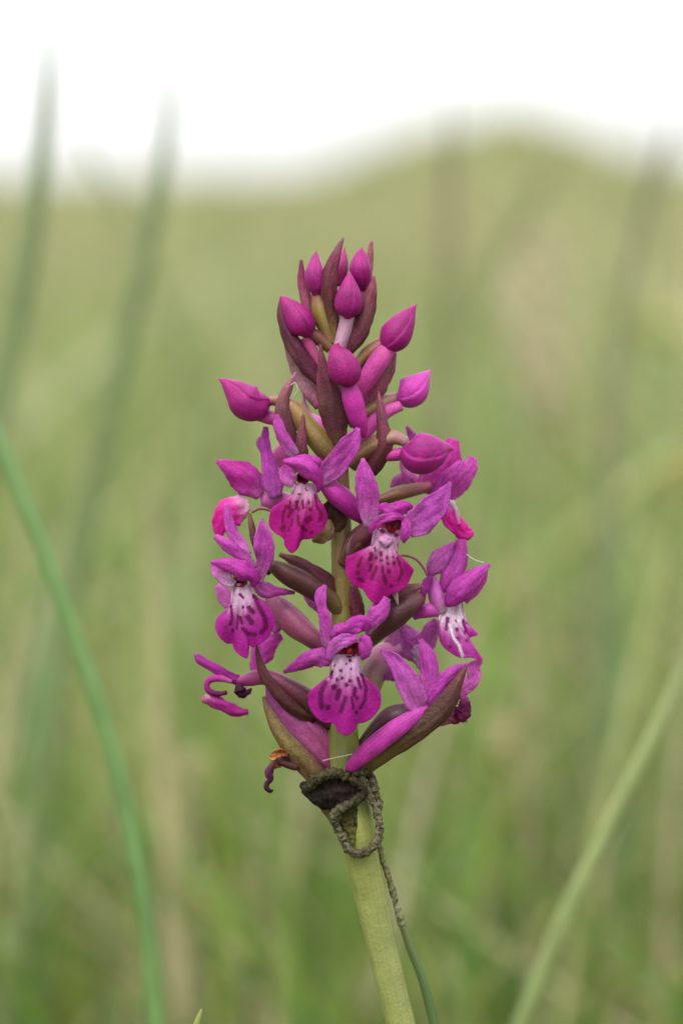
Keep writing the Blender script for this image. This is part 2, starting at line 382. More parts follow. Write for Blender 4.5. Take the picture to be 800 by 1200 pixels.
# stem
tube("stem", ZP, [(393, 345, 0, 4), (393, 400, 0, 6), (395, 470, 0, 8), (398, 540, 0, 10), (400, 620, 0, 12), (402, 700, 0, 13), (402, 780, 0, 15), (402, 860, 0, 18), (408, 920, 0, 21), (418, 970, 0, 21.5), (432, 1040, 0, 18.5), (455, 1140, 0, 17), (480, 1240, 0, 16.5)],
     [(130, 110, 60), (120, 84, 62), (112, 76, 52), (128, 108, 52), (134, 126, 56), (136, 142, 66), (144, 150, 78), (152, 158, 90), (148, 156, 88), (144, 152, 84)], orchid, nv=70, nt_=32, ribs=7, ribamp=0.035, twist=0.6, endpts=BASE + np.array([0, 0, -0.005]))

# colours
MAG = (178, 42, 150); VIO = (178, 76, 186); PVI = (196, 104, 200); PINK = (205, 120, 190); PALE = (216, 170, 200)
DK = (98, 34, 66); DK2 = (84, 32, 52); MAU = (150, 84, 120); OLV = (132, 118, 66); OLD = (112, 86, 52); PUR = (150, 36, 130)
A = Z(300, 270, 3.636); B = Z(240, 420, 4.444); C3 = Z(380, 420, 4.0); C4 = Z(220, 590, 4.0); C5 = Z(400, 600, 4.0); C6 = Z(220, 740, 4.0); C7 = Z(380, 730, 4.0); C8 = Z(280, 860, 3.333)

def bud(fr, pts, cols, ovary=None, spur=None, rot=0.0, seam=0.17, ocols=((150, 60, 110), OLV, OLV), scols=(MAG, (190, 80, 170)), flat=0.95):
    pts = [(p[0], p[1], p[2], p[3] * (0.5, 0.78, 0.92)[min(i, 2)]) if i < 3 else (p[0], p[1], p[2], p[3] * 0.94) for i, p in enumerate(pts)]
    b = tube("bud", fr, pts, cols, orchid, M_BUD, nv=40, nt_=84, seams=3, seam=seam, rot=rot, flat=flat)
    if ovary: tube("ovary", fr, ovary, ocols, b, M_STEM, ribs=3, ribamp=0.07, twist=2.5, nt_=20)
    if spur: tube("spur", fr, spur, scols, b, M_BUD, nt_=18)
    return b

BUDC = [(162, 38, 128), (144, 24, 116), (140, 22, 114), (150, 36, 122)]
# --- top cluster (crop A)
bud(A, [(257, 84, 4, 3), (252, 120, 6, 22), (250, 185, 8, 41), (254, 235, 6, 36), (258, 275, 2, 18)], [(166, 56, 128), (154, 40, 126), (150, 38, 126), (158, 50, 128)], [(258, 268, 0, 24), (275, 350, 0, 38), (300, 420, 0, 34), (325, 490, 0, 22)], rot=0.4, ocols=[(150, 100, 80), (148, 122, 60), (142, 120, 64), (160, 110, 90)])
bud(A, [(377, 74, -16, 4), (372, 110, -16, 20), (364, 165, -14, 29), (356, 225, -14, 20), (352, 245, -14, 8)], [(160, 54, 122), (150, 42, 114), (142, 46, 102)], [(355, 232, -16, 18), (345, 330, -14, 24), (335, 470, -8, 20)], rot=1.1, ocols=[(216, 190, 170), (206, 160, 170), (190, 130, 150)])
bud(A, [(450, 70, 2, 4), (446, 105, 4, 30), (444, 165, 6, 47), (452, 215, 2, 36), (458, 260, -2, 12)], BUDC, [(455, 245, -4, 18), (440, 350, -4, 26), (400, 480, -2, 24)], rot=2.2)
bud(A, [(399, 174, 24, 3), (398, 205, 25, 24), (397, 270, 26, 52), (394, 320, 24, 58), (392, 352, 22, 44), (390, 376, 20, 14)], BUDC, [(393, 360, 16, 30), (378, 430, 12, 32), (350, 520, 6, 30)], rot=0.75, ocols=[(214, 160, 190), (220, 170, 200), (204, 140, 176)])
sheet("bract", A, [(192, 126, -6, 4), (194, 190, -4, 16), (206, 260, -2, 22), (222, 340, 0, 22), (238, 420, 0, 14)], [(120, 40, 70), (146, 56, 104), (150, 66, 110), (140, 80, 84)], orchid, M_BRACT, cup=0.7)
sheet("bract", A, [(371, 32, 10, 3), (345, 90, 14, 16), (318, 170, 18, 31), (310, 240, 18, 34), (318, 320, 15, 27), (330, 400, 10, 20), (330, 490, 6, 18)], [(150, 90, 110), (124, 44, 76), (112, 40, 66), (104, 44, 60), (118, 86, 56), (134, 116, 62)], orchid, M_BRACT, cup=0.55)
sheet("bract", A, [(492, 44, -14, 4), (486, 100, -14, 12), (478, 170, -12, 16), (465, 260, -10, 16), (440, 360, -10, 16)], [(176, 100, 130), (150, 64, 104), (140, 60, 90), (140, 80, 90)], orchid, M_BRACT, cup=0.6)
sheet("bract", A, [(501, 196, 12, 4), (490, 260, 16, 24), (468, 340, 18, 38), (440, 420, 18, 42), (408, 490, 14, 30), (390, 530, 8, 14)], [(150, 70, 100), (128, 60, 80), (134, 70, 86), (120, 50, 80), (104, 40, 66)], orchid, M_BRACT, cup=0.65, edge=(104, 36, 70))
# left bud G and its two bracts
bud(A, [(104, 280, 8, 4), (122, 296, 9, 22), (152, 335, 11, 42), (188, 385, 12, 58), (210, 420, 10, 50), (224, 450, 8, 20)], BUDC, [(216, 430, 4, 26), (262, 455, 2, 30), (320, 500, 0, 30)], [(205, 455, 6, 18), (232, 500, 4, 26), (268, 580, 2, 16)], rot=0.2, ocols=[(140, 60, 90), (126, 74, 66), (130, 96, 60)], scols=[(170, 60, 130), (180, 90, 140), (170, 90, 130)])
sheet("bract", A, [(106, 286, 4, 3), (112, 350, 10, 22), (136, 440, 14, 30), (180, 520, 16, 34), (228, 590, 14, 32), (268, 650, 12, 14)], [(120, 40, 80), DK, (92, 34, 60), DK, (110, 46, 70)], orchid, M_BRACT, cup=0.6)
sheet("bract", A, [(120, 440, -6, 4), (150, 530, -4, 22), (190, 610, -2, 34), (230, 680, 0, 34), (270, 755, 0, 18)], [(150, 80, 110), (176, 120, 140), (186, 130, 150), (150, 70, 110)], orchid, M_BRACT, cup=0.5)
# front bract J and bud K
sheet("bract", A, [(273, 484, 26, 3), (282, 560, 30, 18), (298, 640, 34, 40), (318, 720, 34, 58), (335, 790, 30, 56), (345, 860, 24, 46), (350, 925, 16, 30)], [(120, 50, 76), (112, 40, 66), (100, 36, 62), (92, 34, 62), (104, 52, 66), (128, 96, 62)], orchid, M_BRACT, cup=0.5, edge=(128, 60, 76))
bud(A, [(352, 480, 46, 6), (345, 505, 47, 36), (360, 550, 50, 58), (378, 595, 50, 68), (386, 635, 48, 56), (386, 668, 44, 14)], [(146, 30, 112), (140, 22, 112), (137, 18, 108), (140, 24, 110)], None, [(392, 650, 42, 30), (408, 710, 40, 44), (430, 790, 36, 42), (450, 850, 30, 28), (462, 880, 26, 10)], rot=1.9, scols=[(176, 60, 160), (172, 46, 152), (168, 46, 150)])
# right bud L
bud(A, [(684, 314, 12, 3), (660, 345, 13, 26), (628, 395, 14, 52), (592, 450, 15, 66), (560, 486, 12, 46), (545, 500, 10, 16)], BUDC, [(545, 478, 4, 26), (490, 515, 2, 32), (445, 560, 0, 28), (400, 640, 0, 20)], [(570, 495, 12, 34), (520, 560, 14, 44), (465, 650, 12, 38), (430, 720, 10, 26)], rot=0.9, ocols=[(150, 70, 90), (140, 96, 62), (136, 104, 62), (120, 80, 60)], scols=[(190, 84, 160), (178, 70, 150), (160, 56, 128)])
sheet("bract", A, [(594, 522, -8, 4), (570, 575, -6, 24), (530, 640, -6, 42), (485, 700, -4, 40), (440, 740, -2, 20)], [(166, 96, 120), (160, 92, 112), (152, 84, 110), (140, 70, 100)], orchid, M_BRACT, cup=0.4)
# right bud N
bud(C3, [(496, 52, -14, 3), (470, 85, -12, 34), (425, 140, -10, 72), (385, 170, -10, 68), (350, 180, -12, 36), (330, 178, -12, 14)], [(196, 92, 180), (180, 64, 168), (174, 60, 162), (176, 66, 160)], [(345, 180, -14, 24), (260, 215, -10, 34), (180, 260, -6, 32), (110, 300, -2, 30)], [(360, 220, -8, 26), (290, 250, -6, 32), (220, 310, -2, 36), (160, 400, 2, 26)], rot=2.6, ocols=[(180, 120, 130), (158, 128, 86), (148, 126, 74)], scols=[(200, 100, 176), (196, 84, 170), (186, 66, 160)])
sheet("bract", C3, [(253, 155, 10, 3), (262, 240, 20, 18), (276, 330, 26, 28), (280, 400, 28, 40), (250, 470, 22, 42), (212, 540, 14, 30)], [(160, 90, 110), (128, 56, 80), (116, 40, 70), (108, 36, 66), (100, 40, 60)], orchid, M_BRACT, cup=0.6)
# right bud P
bud(C3, [(612, 428, 30, 3), (575, 424, 31, 34), (520, 436, 34, 78), (460, 448, 34, 96), (415, 444, 31, 84), (385, 430, 28, 50), (372, 420, 26, 20)], [(162, 46, 136), (148, 30, 126), (146, 28, 124), (156, 42, 132)], [(385, 395, 20, 24), (320, 372, 20, 36), (250, 400, 14, 44), (190, 440, 10, 44), (120, 500, 4, 36)], [(385, 445, 20, 28), (330, 452, 18, 30), (280, 462, 14, 22)], rot=0.05, seam=0.16, ocols=[(160, 110, 120), (150, 112, 84), (126, 92, 58), (118, 84, 54)], scols=[(190, 70, 160), (180, 60, 150)])
# left bud Q, its bracts
bud(B, [(70, 106, 4, 4), (105, 125, 6, 28), (160, 170, 10, 62), (215, 220, 12, 92), (270, 238, 11, 84), (315, 228, 8, 48), (338, 222, 6, 20)], BUDC, [(325, 222, 6, 24), (380, 222, 8, 28), (450, 255, 10, 46), (530, 350, 12, 56), (610, 450, 12, 60), (670, 540, 6, 54)], [(270, 295, 0, 30), (330, 305, 0, 38), (400, 330, 0, 30), (470, 385, 0, 18)], rot=2.9, ocols=[(176, 110, 110), (160, 116, 80), (142, 116, 64), (130, 104, 56), (120, 84, 52)], scols=[(200, 90, 176), (196, 84, 170), (180, 70, 150)])
sheet("bract", B, [(477, 72, 20, 3), (445, 130, 22, 18), (412, 200, 24, 28), (402, 270, 24, 36), (425, 350, 20, 36), (460, 430, 16, 30), (480, 480, 12, 20)], [(176, 120, 140), (150, 84, 110), (134, 66, 100), (106, 36, 70), (84, 30, 54)], orchid, M_BRACT, cup=0.5)
sheet("bract", B, [(513, 290, 26, 3), (506, 370, 28, 18), (504, 440, 30, 28), (508, 520, 26, 30)], [(150, 80, 90), (130, 60, 80), (124, 54, 80), (110, 50, 70)], orchid, M_BRACT, cup=0.5)
sheet("bract", B, [(515, 180, -10, 4), (520, 250, -10, 14), (560, 330, -6, 26), (620, 400, -2, 40)], [(190, 130, 150), (200, 130, 160), (200, 120, 170)], orchid, M_BRACT, cup=0.4)
tube("petal", B, [(548, 300, -8, 24), (590, 350, -6, 44), (640, 420, -6, 40), (660, 470, -4, 20)], [(214, 120, 200), (206, 110, 190), (196, 110, 180)], orchid, M_BUD)
bud(B, [(430, 440, -34, 14), (405, 470, -34, 36), (400, 510, -34, 44), (430, 560, -34, 36), (480, 580, -30, 20)], [(206, 100, 180), (196, 90, 170)], rot=1)
tube("bract", B, [(560, 540, 8, 50), (600, 600, 10, 60), (660, 650, 6, 50)], [(90, 46, 52), (84, 42, 46), (96, 60, 50)], orchid, M_BRACT)

# --- flowers: each flower is its ovary with sepals, petals, lip ... as sub-parts
def flower(fr, ovary, cols):
    return tube("flower", fr, ovary, cols, orchid, M_STEM, ribs=3, ribamp=0.06, twist=2.5, nt_=22)
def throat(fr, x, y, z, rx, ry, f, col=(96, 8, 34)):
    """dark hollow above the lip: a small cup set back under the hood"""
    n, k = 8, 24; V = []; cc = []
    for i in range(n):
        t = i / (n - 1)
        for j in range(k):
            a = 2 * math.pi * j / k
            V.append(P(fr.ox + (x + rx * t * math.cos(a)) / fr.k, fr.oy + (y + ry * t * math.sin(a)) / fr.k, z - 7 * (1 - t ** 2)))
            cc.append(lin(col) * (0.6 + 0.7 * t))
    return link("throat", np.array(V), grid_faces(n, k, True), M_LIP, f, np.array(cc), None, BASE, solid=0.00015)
def pollen(fr, x, y, z, f, r, col):
    return tube("column", fr, [(x, y - r, z - 1, r * 0.35), (x, y - r * .5, z, r * .8), (x, y, z + 1, r), (x, y + r * .5, z, r * .8), (x, y + r, z - 1, r * .2)], col, f, M_LIP, nt_=20, nv=16)

Z1 = Z(310, 530, 8.889); Z2 = Z(400, 580, 8.0); Z3 = Z(240, 600, 6.857); Z4 = Z(350, 680, 6.316); Z5 = Z(480, 620, 7.06); Z7 = Z(440, 480, 6.154)
SEP = [(194, 94, 194), (188, 84, 188), (186, 80, 184), (198, 106, 196), (218, 156, 212)]
HOOD = [(194, 74, 182), (192, 78, 186), (180, 58, 170), (170, 48, 158)]

# flower 1 (upper left, front)
f1 = flower(ZP, [(372, 556, 34, 9), (384, 566, 26, 11), (396, 585, 14, 12), (402, 604, 4, 10)], [(150, 50, 130), (130, 60, 70), (120, 80, 56)])
sheet("sepal", B, [(376, 292, 46, 6), (382, 340, 48, 26), (402, 400, 50, 30), (438, 460, 48, 32), (470, 510, 42, 26)], SEP, f1, cup=0.2, fold=0.25)
sheet("sepal", B, [(800, 362, 62, 10), (772, 420, 62, 44), (722, 500, 58, 60), (668, 570, 52, 58), (618, 625, 46, 44), (580, 650, 40, 20)], SEP, f1, cup=-0.25, fold=0.15)
sheet("petal", Z1, [(262, 120, 52, 20), (235, 190, 56, 70), (245, 260, 58, 84), (285, 320, 56, 60), (310, 345, 52, 20)], [(186, 64, 176), (196, 88, 190), (206, 120, 200), (214, 150, 206)], f1, cup=-0.3)
sheet("hood", Z1, [(196, 92, 66, 16), (290, 105, 70, 58), (400, 140, 73, 88), (500, 215, 72, 92), (562, 310, 66, 56), (556, 415, 60, 8)], HOOD, f1, cup=0.75, rip=0.04)
sheet("sepal", Z1, [(330, 90, 56, 50), (440, 90, 54, 66), (540, 130, 50, 70), (590, 220, 42, 60), (590, 330, 36, 40)], HOOD, f1, cup=0.5, rip=0.04)
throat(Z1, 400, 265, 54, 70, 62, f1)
pollen(Z1, 412, 260, 58, f1, 20, [(150, 30, 30), (160, 40, 36)])
lip(Z1, [(310, 325), (505, 325)], [(300, 350), (290, 430), (265, 510), (160, 550), (80, 590), (52, 680), (55, 770), (110, 840), (190, 895), (215, 975), (265, 1040), (300, 1047), (340, 1000), (370, 930), (400, 905), (480, 900), (560, 850), (620, 770), (648, 680), (620, 590), (560, 530), (548, 450), (525, 370)],
    [[(270, 520), (250, 590), 14], [(320, 515), (345, 510), 11], [(335, 530), (325, 585), 13], [(285, 600), (250, 665), 19], [(230, 560), (195, 640), (190, 730), 15], [(200, 775), (188, 800), 24], [(355, 580), (355, 610), 15], [(395, 510), (405, 580), 15], [(460, 510), (462, 540), 9], [(475, 595), 22], [(440, 705), (465, 690), 32], [(525, 450), (540, 560), (590, 640), (570, 710), 17], [(350, 660), (355, 730), (380, 780), (430, 810), 16], [(290, 700), (280, 760), (250, 820), 10], [(480, 832), (500, 825), 14], [(360, 440), 10], [(425, 380), (445, 405), 6]],
    52, f1, mid=(162, 14, 130), pale=(208, 152, 190), dark=(124, 2, 76), paleto=0.27)
tube("spur", ZP, [(376, 566, 38, 6), (390, 576, 34, 12), (405, 588, 30, 13), (417, 602, 24, 9), (425, 612, 20, 4)], [(176, 60, 160), (160, 36, 146), (146, 30, 130)], f1, M_BUD)

# flower 2 (right, front)
f2 = flower(ZP, [(446, 612, 40, 9), (434, 622, 30, 13), (418, 638, 16, 15), (405, 660, 4, 12)], [(120, 50, 80), (86, 34, 46), (96, 56, 46)])
sheet("sepal", C3, [(180, 468, 60, 8), (186, 540, 62, 42), (200, 620, 62, 52), (208, 700, 58, 50), (212, 790, 52, 26)], SEP, f2, cup=-0.15, fold=0.2)
sheet("sepal", C3, [(590, 580, 52, 6), (550, 650, 56, 44), (500, 710, 58, 64), (440, 770, 56, 66), (390, 815, 50, 34)], [(184, 90, 190), (178, 80, 184), (184, 88, 190), (202, 122, 206)], f2, cup=-0.25, fold=0.2)
sheet("dorsal_sepal", Z2, [(352, 180, 56, 14), (385, 130, 60, 50), (450, 140, 63, 58), (530, 130, 63, 66), (600, 120, 60, 64), (642, 150, 54, 44)], [(186, 70, 180), (190, 70, 182), (178, 56, 170), (184, 64, 176)], f2, cup=0.35, rip=0.25)
sheet("petal", Z2, [(272, 365, 62, 14), (292, 300, 66, 32), (350, 245, 68, 38), (430, 212, 68, 36), (520, 200, 66, 34), (596, 226, 62, 20)], [(176, 52, 164), (184, 66, 176), (190, 76, 184), (182, 60, 174)], f2, cup=0.12, rip=0.12)
sheet("petal", Z2, [(572, 215, 62, 22), (606, 270, 65, 44), (604, 340, 66, 50), (588, 400, 65, 42), (582, 448, 62, 8)], [(180, 60, 172), (188, 76, 184), (184, 70, 178), (172, 46, 158)], f2, cup=0.3)
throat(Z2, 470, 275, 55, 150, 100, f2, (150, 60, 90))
tube("column", Z2, [(415, 232, 58, 14), (435, 270, 58, 22), (450, 320, 58, 24), (470, 355, 57, 10)], [(86, 6, 26), (110, 10, 34), (140, 20, 40)], f2, M_LIP)
tube("column", Z2, [(565, 240, 58, 14), (530, 265, 58, 24), (500, 310, 58, 24), (478, 350, 57, 10)], [(80, 4, 22), (100, 8, 28), (140, 20, 40)], f2, M_LIP)
sheet("column", Z2, [(412, 372, 60, 30), (412, 400, 63, 62), (414, 430, 64, 62), (410, 465, 63, 34), (405, 492, 60, 6)], [(204, 130, 190), (220, 160, 206), (214, 146, 204)], f2, M_LIP, cup=0.35)
lip(Z2, [(310, 310), (560, 330)], [(295, 385), (282, 470), (240, 525), (130, 560), (55, 590), (42, 680), (60, 770), (120, 850), (200, 885), (250, 960), (310, 1022), (380, 990), (450, 935), (540, 900), (610, 840), (650, 760), (672, 700), (600, 650), (530, 590), (515, 530), (548, 440)],
    [[(385, 340), 24], [(505, 375), 22], [(440, 490), 9], [(315, 500), (315, 520), 9], [(365, 540), (370, 565), 17], [(280, 555), (265, 600), 19], [(325, 590), 17], [(372, 615), 16], [(428, 590), 15], [(480, 585), 10], [(437, 645), 14], [(488, 640), 20], [(190, 590), (155, 670), 15], [(150, 725), 24], [(165, 790), (195, 800), 22], [(275, 660), (265, 705), 19], [(330, 680), (290, 785), 17], [(385, 675), (385, 725), 14], [(440, 715), 24], [(400, 760), (410, 820), 20], [(465, 850), 20], [(520, 590), (555, 680), (560, 740), (530, 800), 15]],
    54, f2, mid=(162, 14, 130), pale=(208, 152, 192), dark=(124, 2, 78), paleto=0.33, bulge=8)

# flower 3 (left)
f3 = flower(C4, [(368, 268, 20, 10), (400, 290, 24, 30), (470, 330, 24, 50), (570, 385, 20, 54), (660, 450, 12, 46), (720, 510, 2, 34), (760, 570, -6, 22)], [(110, 70, 56), (92, 46, 48), (80, 38, 46), (82, 42, 44), (104, 74, 48), (128, 114, 54), (134, 124, 56)])
sheet("sepal", C4, [(186, 0, 10, 10), (190, 70, 14, 22), (212, 140, 18, 26), (250, 190, 22, 26), (286, 240, 26, 18)], SEP, f3, cup=0.3)
sheet("sepal", Z3, [(84, 192, 48, 22), (150, 245, 52, 42), (240, 310, 52, 48), (330, 375, 48, 44), (410, 450, 42, 26)], SEP, f3, cup=0.5)
sheet("sepal", Z3, [(457, 56, 52, 10, 10), (470, 150, 54, 46, 54), (495, 260, 54, 66, 110), (490, 370, 50, 54, 74), (465, 480, 44, 36, 46), (440, 570, 38, 20, 24)], SEP, f3, cup=-0.1, fold=-0.35)
sheet("petal", Z3, [(56, 420, 44, 16), (110, 480, 50, 50), (180, 545, 52, 52), (240, 580, 50, 26)], [(190, 90, 190), (206, 124, 200), (214, 150, 204), (220, 170, 206)], f3, cup=-0.2)
sheet("hood", Z3, [(50, 405, 58, 8), (140, 415, 62, 42), (240, 440, 65, 66), (330, 490, 64, 84), (390, 545, 58, 60), (388, 605, 52, 12)], HOOD, f3, cup=0.75, rip=0.05)
throat(Z3, 275, 560, 48, 66, 40, f3, (130, 50, 50))
sheet("petal", Z3, [(430, 520, 34, 30), (440, 600, 34, 56), (500, 630, 32, 60), (600, 640, 26, 34), (720, 650, 18, 10)], [(190, 96, 190), (196, 104, 194), (182, 74, 176), (160, 50, 150)], f3, cup=0.3)
lip(Z3, [(222, 575), (352, 575)], [(215, 600), (215, 680), (215, 750), (160, 800), (100, 860), (92, 940), (125, 1010), (180, 1055), (225, 1055), (245, 1110), (290, 1155), (340, 1172), (350, 1100), (360, 1065), (385, 1085), (440, 1060), (510, 1000), (550, 920), (552, 840), (510, 770), (440, 710), (390, 660), (362, 600)],
    [[(305, 590), 13], [(280, 665), (310, 690), 10], [(395, 680), (440, 770), (480, 850), (490, 920), (450, 970), 20], [(355, 770), (385, 805), 18], [(345, 840), (375, 890), 20], [(285, 850), (300, 890), 16], [(310, 940), (340, 975), (400, 985), 18], [(215, 760), (220, 860), (205, 900), 12], [(225, 950), 14], [(310, 765), 11], [(265, 830), (262, 940), 7], [(235, 635), 8]],
    44, f3, waist=(2, -2), mid=(156, 28, 144), pale=(216, 176, 208), dark=(112, 2, 86), paleto=0.35, bulge=11)
sheet("bract", C4, [(290, 45, 8, 6), (300, 110, 14, 14), (315, 180, 16, 16), (350, 260, 14, 22), (400, 320, 12, 30)], [(124, 80, 70), (104, 56, 62), (96, 44, 56), DK2], orchid, M_BRACT, cup=0.5)
sheet("bract", C4, [(430, 238, 10, 8), (500, 270, 14, 24), (580, 318, 16, 34), (660, 380, 12, 40), (730, 470, 4, 24)], [(128, 60, 84), (116, 52, 74), (92, 44, 50), (96, 56, 48)], orchid, M_BRACT, cup=0.5)

# the paler ovary under flower 3
f9b = flower(C4, [(370, 420, -10, 20), (430, 480, -8, 50), (500, 560, -4, 62), (570, 620, 0, 50), (650, 690, 0, 34), (730, 760, -2, 22)], [(176, 110, 150), (160, 90, 124), (126, 58, 84), (110, 46, 66)])
sheet("petal", C4, [(440, 620, -30, 16), (390, 650, -28, 40), (350, 700, -28, 52), (320, 760, -28, 30), (310, 800, -28, 14)], [(206, 90, 196), (200, 80, 190), (204, 96, 194)], f9b, cup=0.3)
sheet("petal", C4, [(140, 380, -24, 12), (165, 420, -24, 34), (200, 470, -24, 30), (330, 470, -20, 30), (440, 590, -16, 40)], [(206, 120, 200), (204, 120, 200), (200, 110, 196)], f9b, cup=0.3)

# flower 4 (lowest front)
f4 = flower(ZP, [(404, 742, 44, 9), (404, 752, 34, 12), (404, 772, 18, 14), (403, 800, 4, 12)], [(150, 50, 130), (130, 70, 70), (120, 90, 56)])
sheet("sepal", Z4, [(197, 36, 62, 12), (160, 110, 66, 44), (172, 200, 66, 36), (196, 300, 66, 44), (200, 400, 62, 48), (222, 470, 58, 44), (240, 530, 52, 20)], SEP, f4, cup=-0.2, fold=0.25)
sheet("sepal", Z4, [(650, 126, 56, 30), (618, 190, 60, 64), (570, 270, 62, 64), (530, 340, 58, 42), (505, 400, 52, 16)], SEP, f4, cup=0.2, fold=0.15)
sheet("dorsal_sepal", Z4, [(248, 425, 62, 20), (290, 370, 67, 44), (360, 360, 70, 50), (430, 330, 71, 64), (480, 320, 68, 56), (500, 370, 62, 40)], [(186, 74, 182), (188, 74, 184), (180, 60, 174), (184, 70, 180)], f4, cup=0.35, rip=0.28)
sheet("petal", Z4, [(226, 590, 66, 20), (245, 520, 70, 40), (295, 465, 73, 52), (360, 440, 74, 46), (435, 430, 72, 26)], [(190, 90, 190), (196, 110, 200), (196, 112, 204), (182, 70, 180)], f4, cup=0.12, rip=0.12)
sheet("petal", Z4, [(455, 420, 68, 24), (488, 450, 71, 46), (492, 510, 72, 48), (480, 560, 70, 34), (468, 586, 66, 10)], [(180, 62, 174), (184, 72, 180), (176, 60, 170)], f4, cup=0.4)
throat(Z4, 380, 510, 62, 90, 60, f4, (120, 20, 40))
pollen(Z4, 375, 525, 66, f4, 26, [(110, 6, 20), (140, 16, 26), (150, 30, 40)])
lip(Z4, [(262, 550), (446, 550)], [(248, 600), (240, 690), (210, 740), (130, 790), (75, 840), (75, 910), (110, 990), (180, 1050), (260, 1060), (290, 1110), (345, 1148), (400, 1120), (440, 1060), (490, 1050), (550, 1010), (600, 930), (600, 840), (560, 785), (490, 740), (455, 680), (458, 600)],
    [[(245, 680), (240, 720), 14], [(200, 760), (165, 830), (165, 900), (170, 940), 18], [(215, 940), 22], [(282, 735), 12], [(310, 670), 11], [(320, 725), 14], [(260, 790), 22], [(300, 820), (285, 870), 22], [(345, 870), (315, 970), 15], [(355, 775), 17], [(378, 745), 15], [(350, 620), 9], [(380, 595), 13], [(388, 660), 8], [(435, 725), (455, 795), 11], [(415, 800), (410, 850), 14], [(430, 870), 14], [(465, 700), (495, 800), (485, 890), (455, 945), 13], [(425, 975), 14], [(390, 870), (400, 950), 10], [(265, 630), 9], [(410, 555), 13]],
    60, f4, mid=(154, 24, 138), pale=(206, 160, 200), dark=(104, 2, 82), paleto=0.32, bulge=10)
sheet("petal", Z4, [(240, 600, 50, 40), (170, 575, 50, 68), (90, 580, 46, 62), (0, 625, 38, 46), (-110, 680, 30, 10)], [(182, 84, 180), (180, 80, 178), (168, 60, 164), (160, 50, 152)], f4, cup=0.5)

# flower 5 (back left)
f5 = flower(B, [(290, 740, -22, 40), (360, 735, -22, 52), (430, 745, -20, 44), (520, 790, -12, 36), (640, 850, -4, 30)], [(200, 110, 190), (190, 90, 176), (130, 80, 90), (110, 80, 60)])
sheet("petal", B, [(62, 536, -8, 8), (120, 565, -4, 42), (190, 610, -2, 78), (240, 660, -4, 74), (290, 720, -10, 30)], [(198, 60, 176), (190, 56, 168), (186, 60, 170), (200, 110, 190)], f5, cup=0.5)
sheet("sepal", B, [(317, 356, -6, 10), (314, 430, -4, 26), (322, 500, -2, 28), (338, 580, 0, 44), (356, 660, 0, 56), (372, 725, -4, 30)], [(190, 84, 196), (184, 76, 188), (184, 84, 190), (192, 110, 200)], f5, cup=0.2, fold=0.2)
sheet("sepal", B, [(290, 410, -14, 8), (286, 445, -14, 18), (310, 490, -14, 16), (330, 540, -12, 14)], [(204, 120, 200), (200, 110, 200)], f5, cup=0.2)
sheet("lip", B, [(232, 760, -12, 26), (195, 770, -10, 60), (140, 800, -8, 78), (100, 840, -10, 66), (80, 900, -14, 34), (90, 925, -16, 8)], [(232, 190, 214), (214, 60, 170), (200, 36, 150), (198, 36, 150)], f5, M_LIP, cup=0.35, rip=0.16)
tube("ovary", B, [(245, 800, -4, 8), (290, 780, -2, 10), (345, 795, 0, 8), (380, 840, 0, 6)], [(150, 90, 100), (130, 80, 80), (120, 60, 70)], f5)

# flower 6 (back right)
f6 = flower(C3, [(500, 600, -16, 24), (430, 615, -12, 30), (350, 632, -8, 34), (270, 660, -4, 30), (180, 690, 0, 24)], [(160, 80, 110), (136, 86, 70), (120, 80, 56), (110, 76, 50)])
sheet("petal", C3, [(606, 378, -20, 26), (580, 450, -16, 70), (540, 520, -14, 86), (500, 580, -16, 70), (470, 630, -20, 36)], [(206, 70, 180), (196, 60, 172), (190, 64, 172), (206, 110, 190)], f6, cup=0.4)
sheet("petal", Z7, [(618, 372, -4, 20), (580, 440, 0, 56), (520, 520, 2, 66), (450, 600, 0, 50), (400, 640, -6, 24)], [(190, 84, 188), (186, 70, 180), (184, 74, 180), (196, 90, 184)], f6, cup=0.35)
sheet("petal", Z7, [(700, 340, -24, 28), (670, 420, -22, 62), (620, 510, -22, 70), (570, 590, -24, 54), (540, 650, -26, 20)], [(206, 96, 196), (200, 90, 190), (196, 86, 188), (200, 100, 190)], f6, cup=0.3)
sheet("sepal", Z7, [(222, 120, -36, 8), (260, 190, -36, 30), (320, 280, -34, 40), (400, 420, -30, 50)], [(196, 90, 190), (200, 96, 190), (206, 110, 196)], f6, cup=0.3)
sheet("sepal", Z7, [(180, 340, -36, 10), (205, 410, -34, 28), (250, 490, -30, 44), (320, 540, -26, 40)], [(206, 120, 200), (200, 110, 190), (190, 96, 170)], f6, cup=0.3)
sheet("sepal", Z7, [(110, 560, -38, 14), (150, 520, -36, 34), (200, 500, -34, 40), (270, 520, -30, 40)], [(206, 120, 200), (196, 100, 180), (150, 80, 110)], f6, cup=0.3)
sheet("lip", Z7, [(540, 650, -16, 30), (530, 720, -12, 62), (545, 790, -10, 62), (600, 850, -10, 60), (650, 890, -12, 54), (700, 880, -16, 26)], [(240, 210, 226), (214, 60, 176), (206, 36, 160), (204, 34, 156), (206, 50, 160)], f6, M_LIP, cup=0.4, rip=0.2)
sheet("lip", Z7, [(530, 660, -10, 8), (570, 700, -8, 12), (590, 760, -8, 14), (600, 830, -8, 8)], [(240, 220, 230), (230, 180, 210), (214, 90, 180)], f6, M_LIP, cup=0.3)

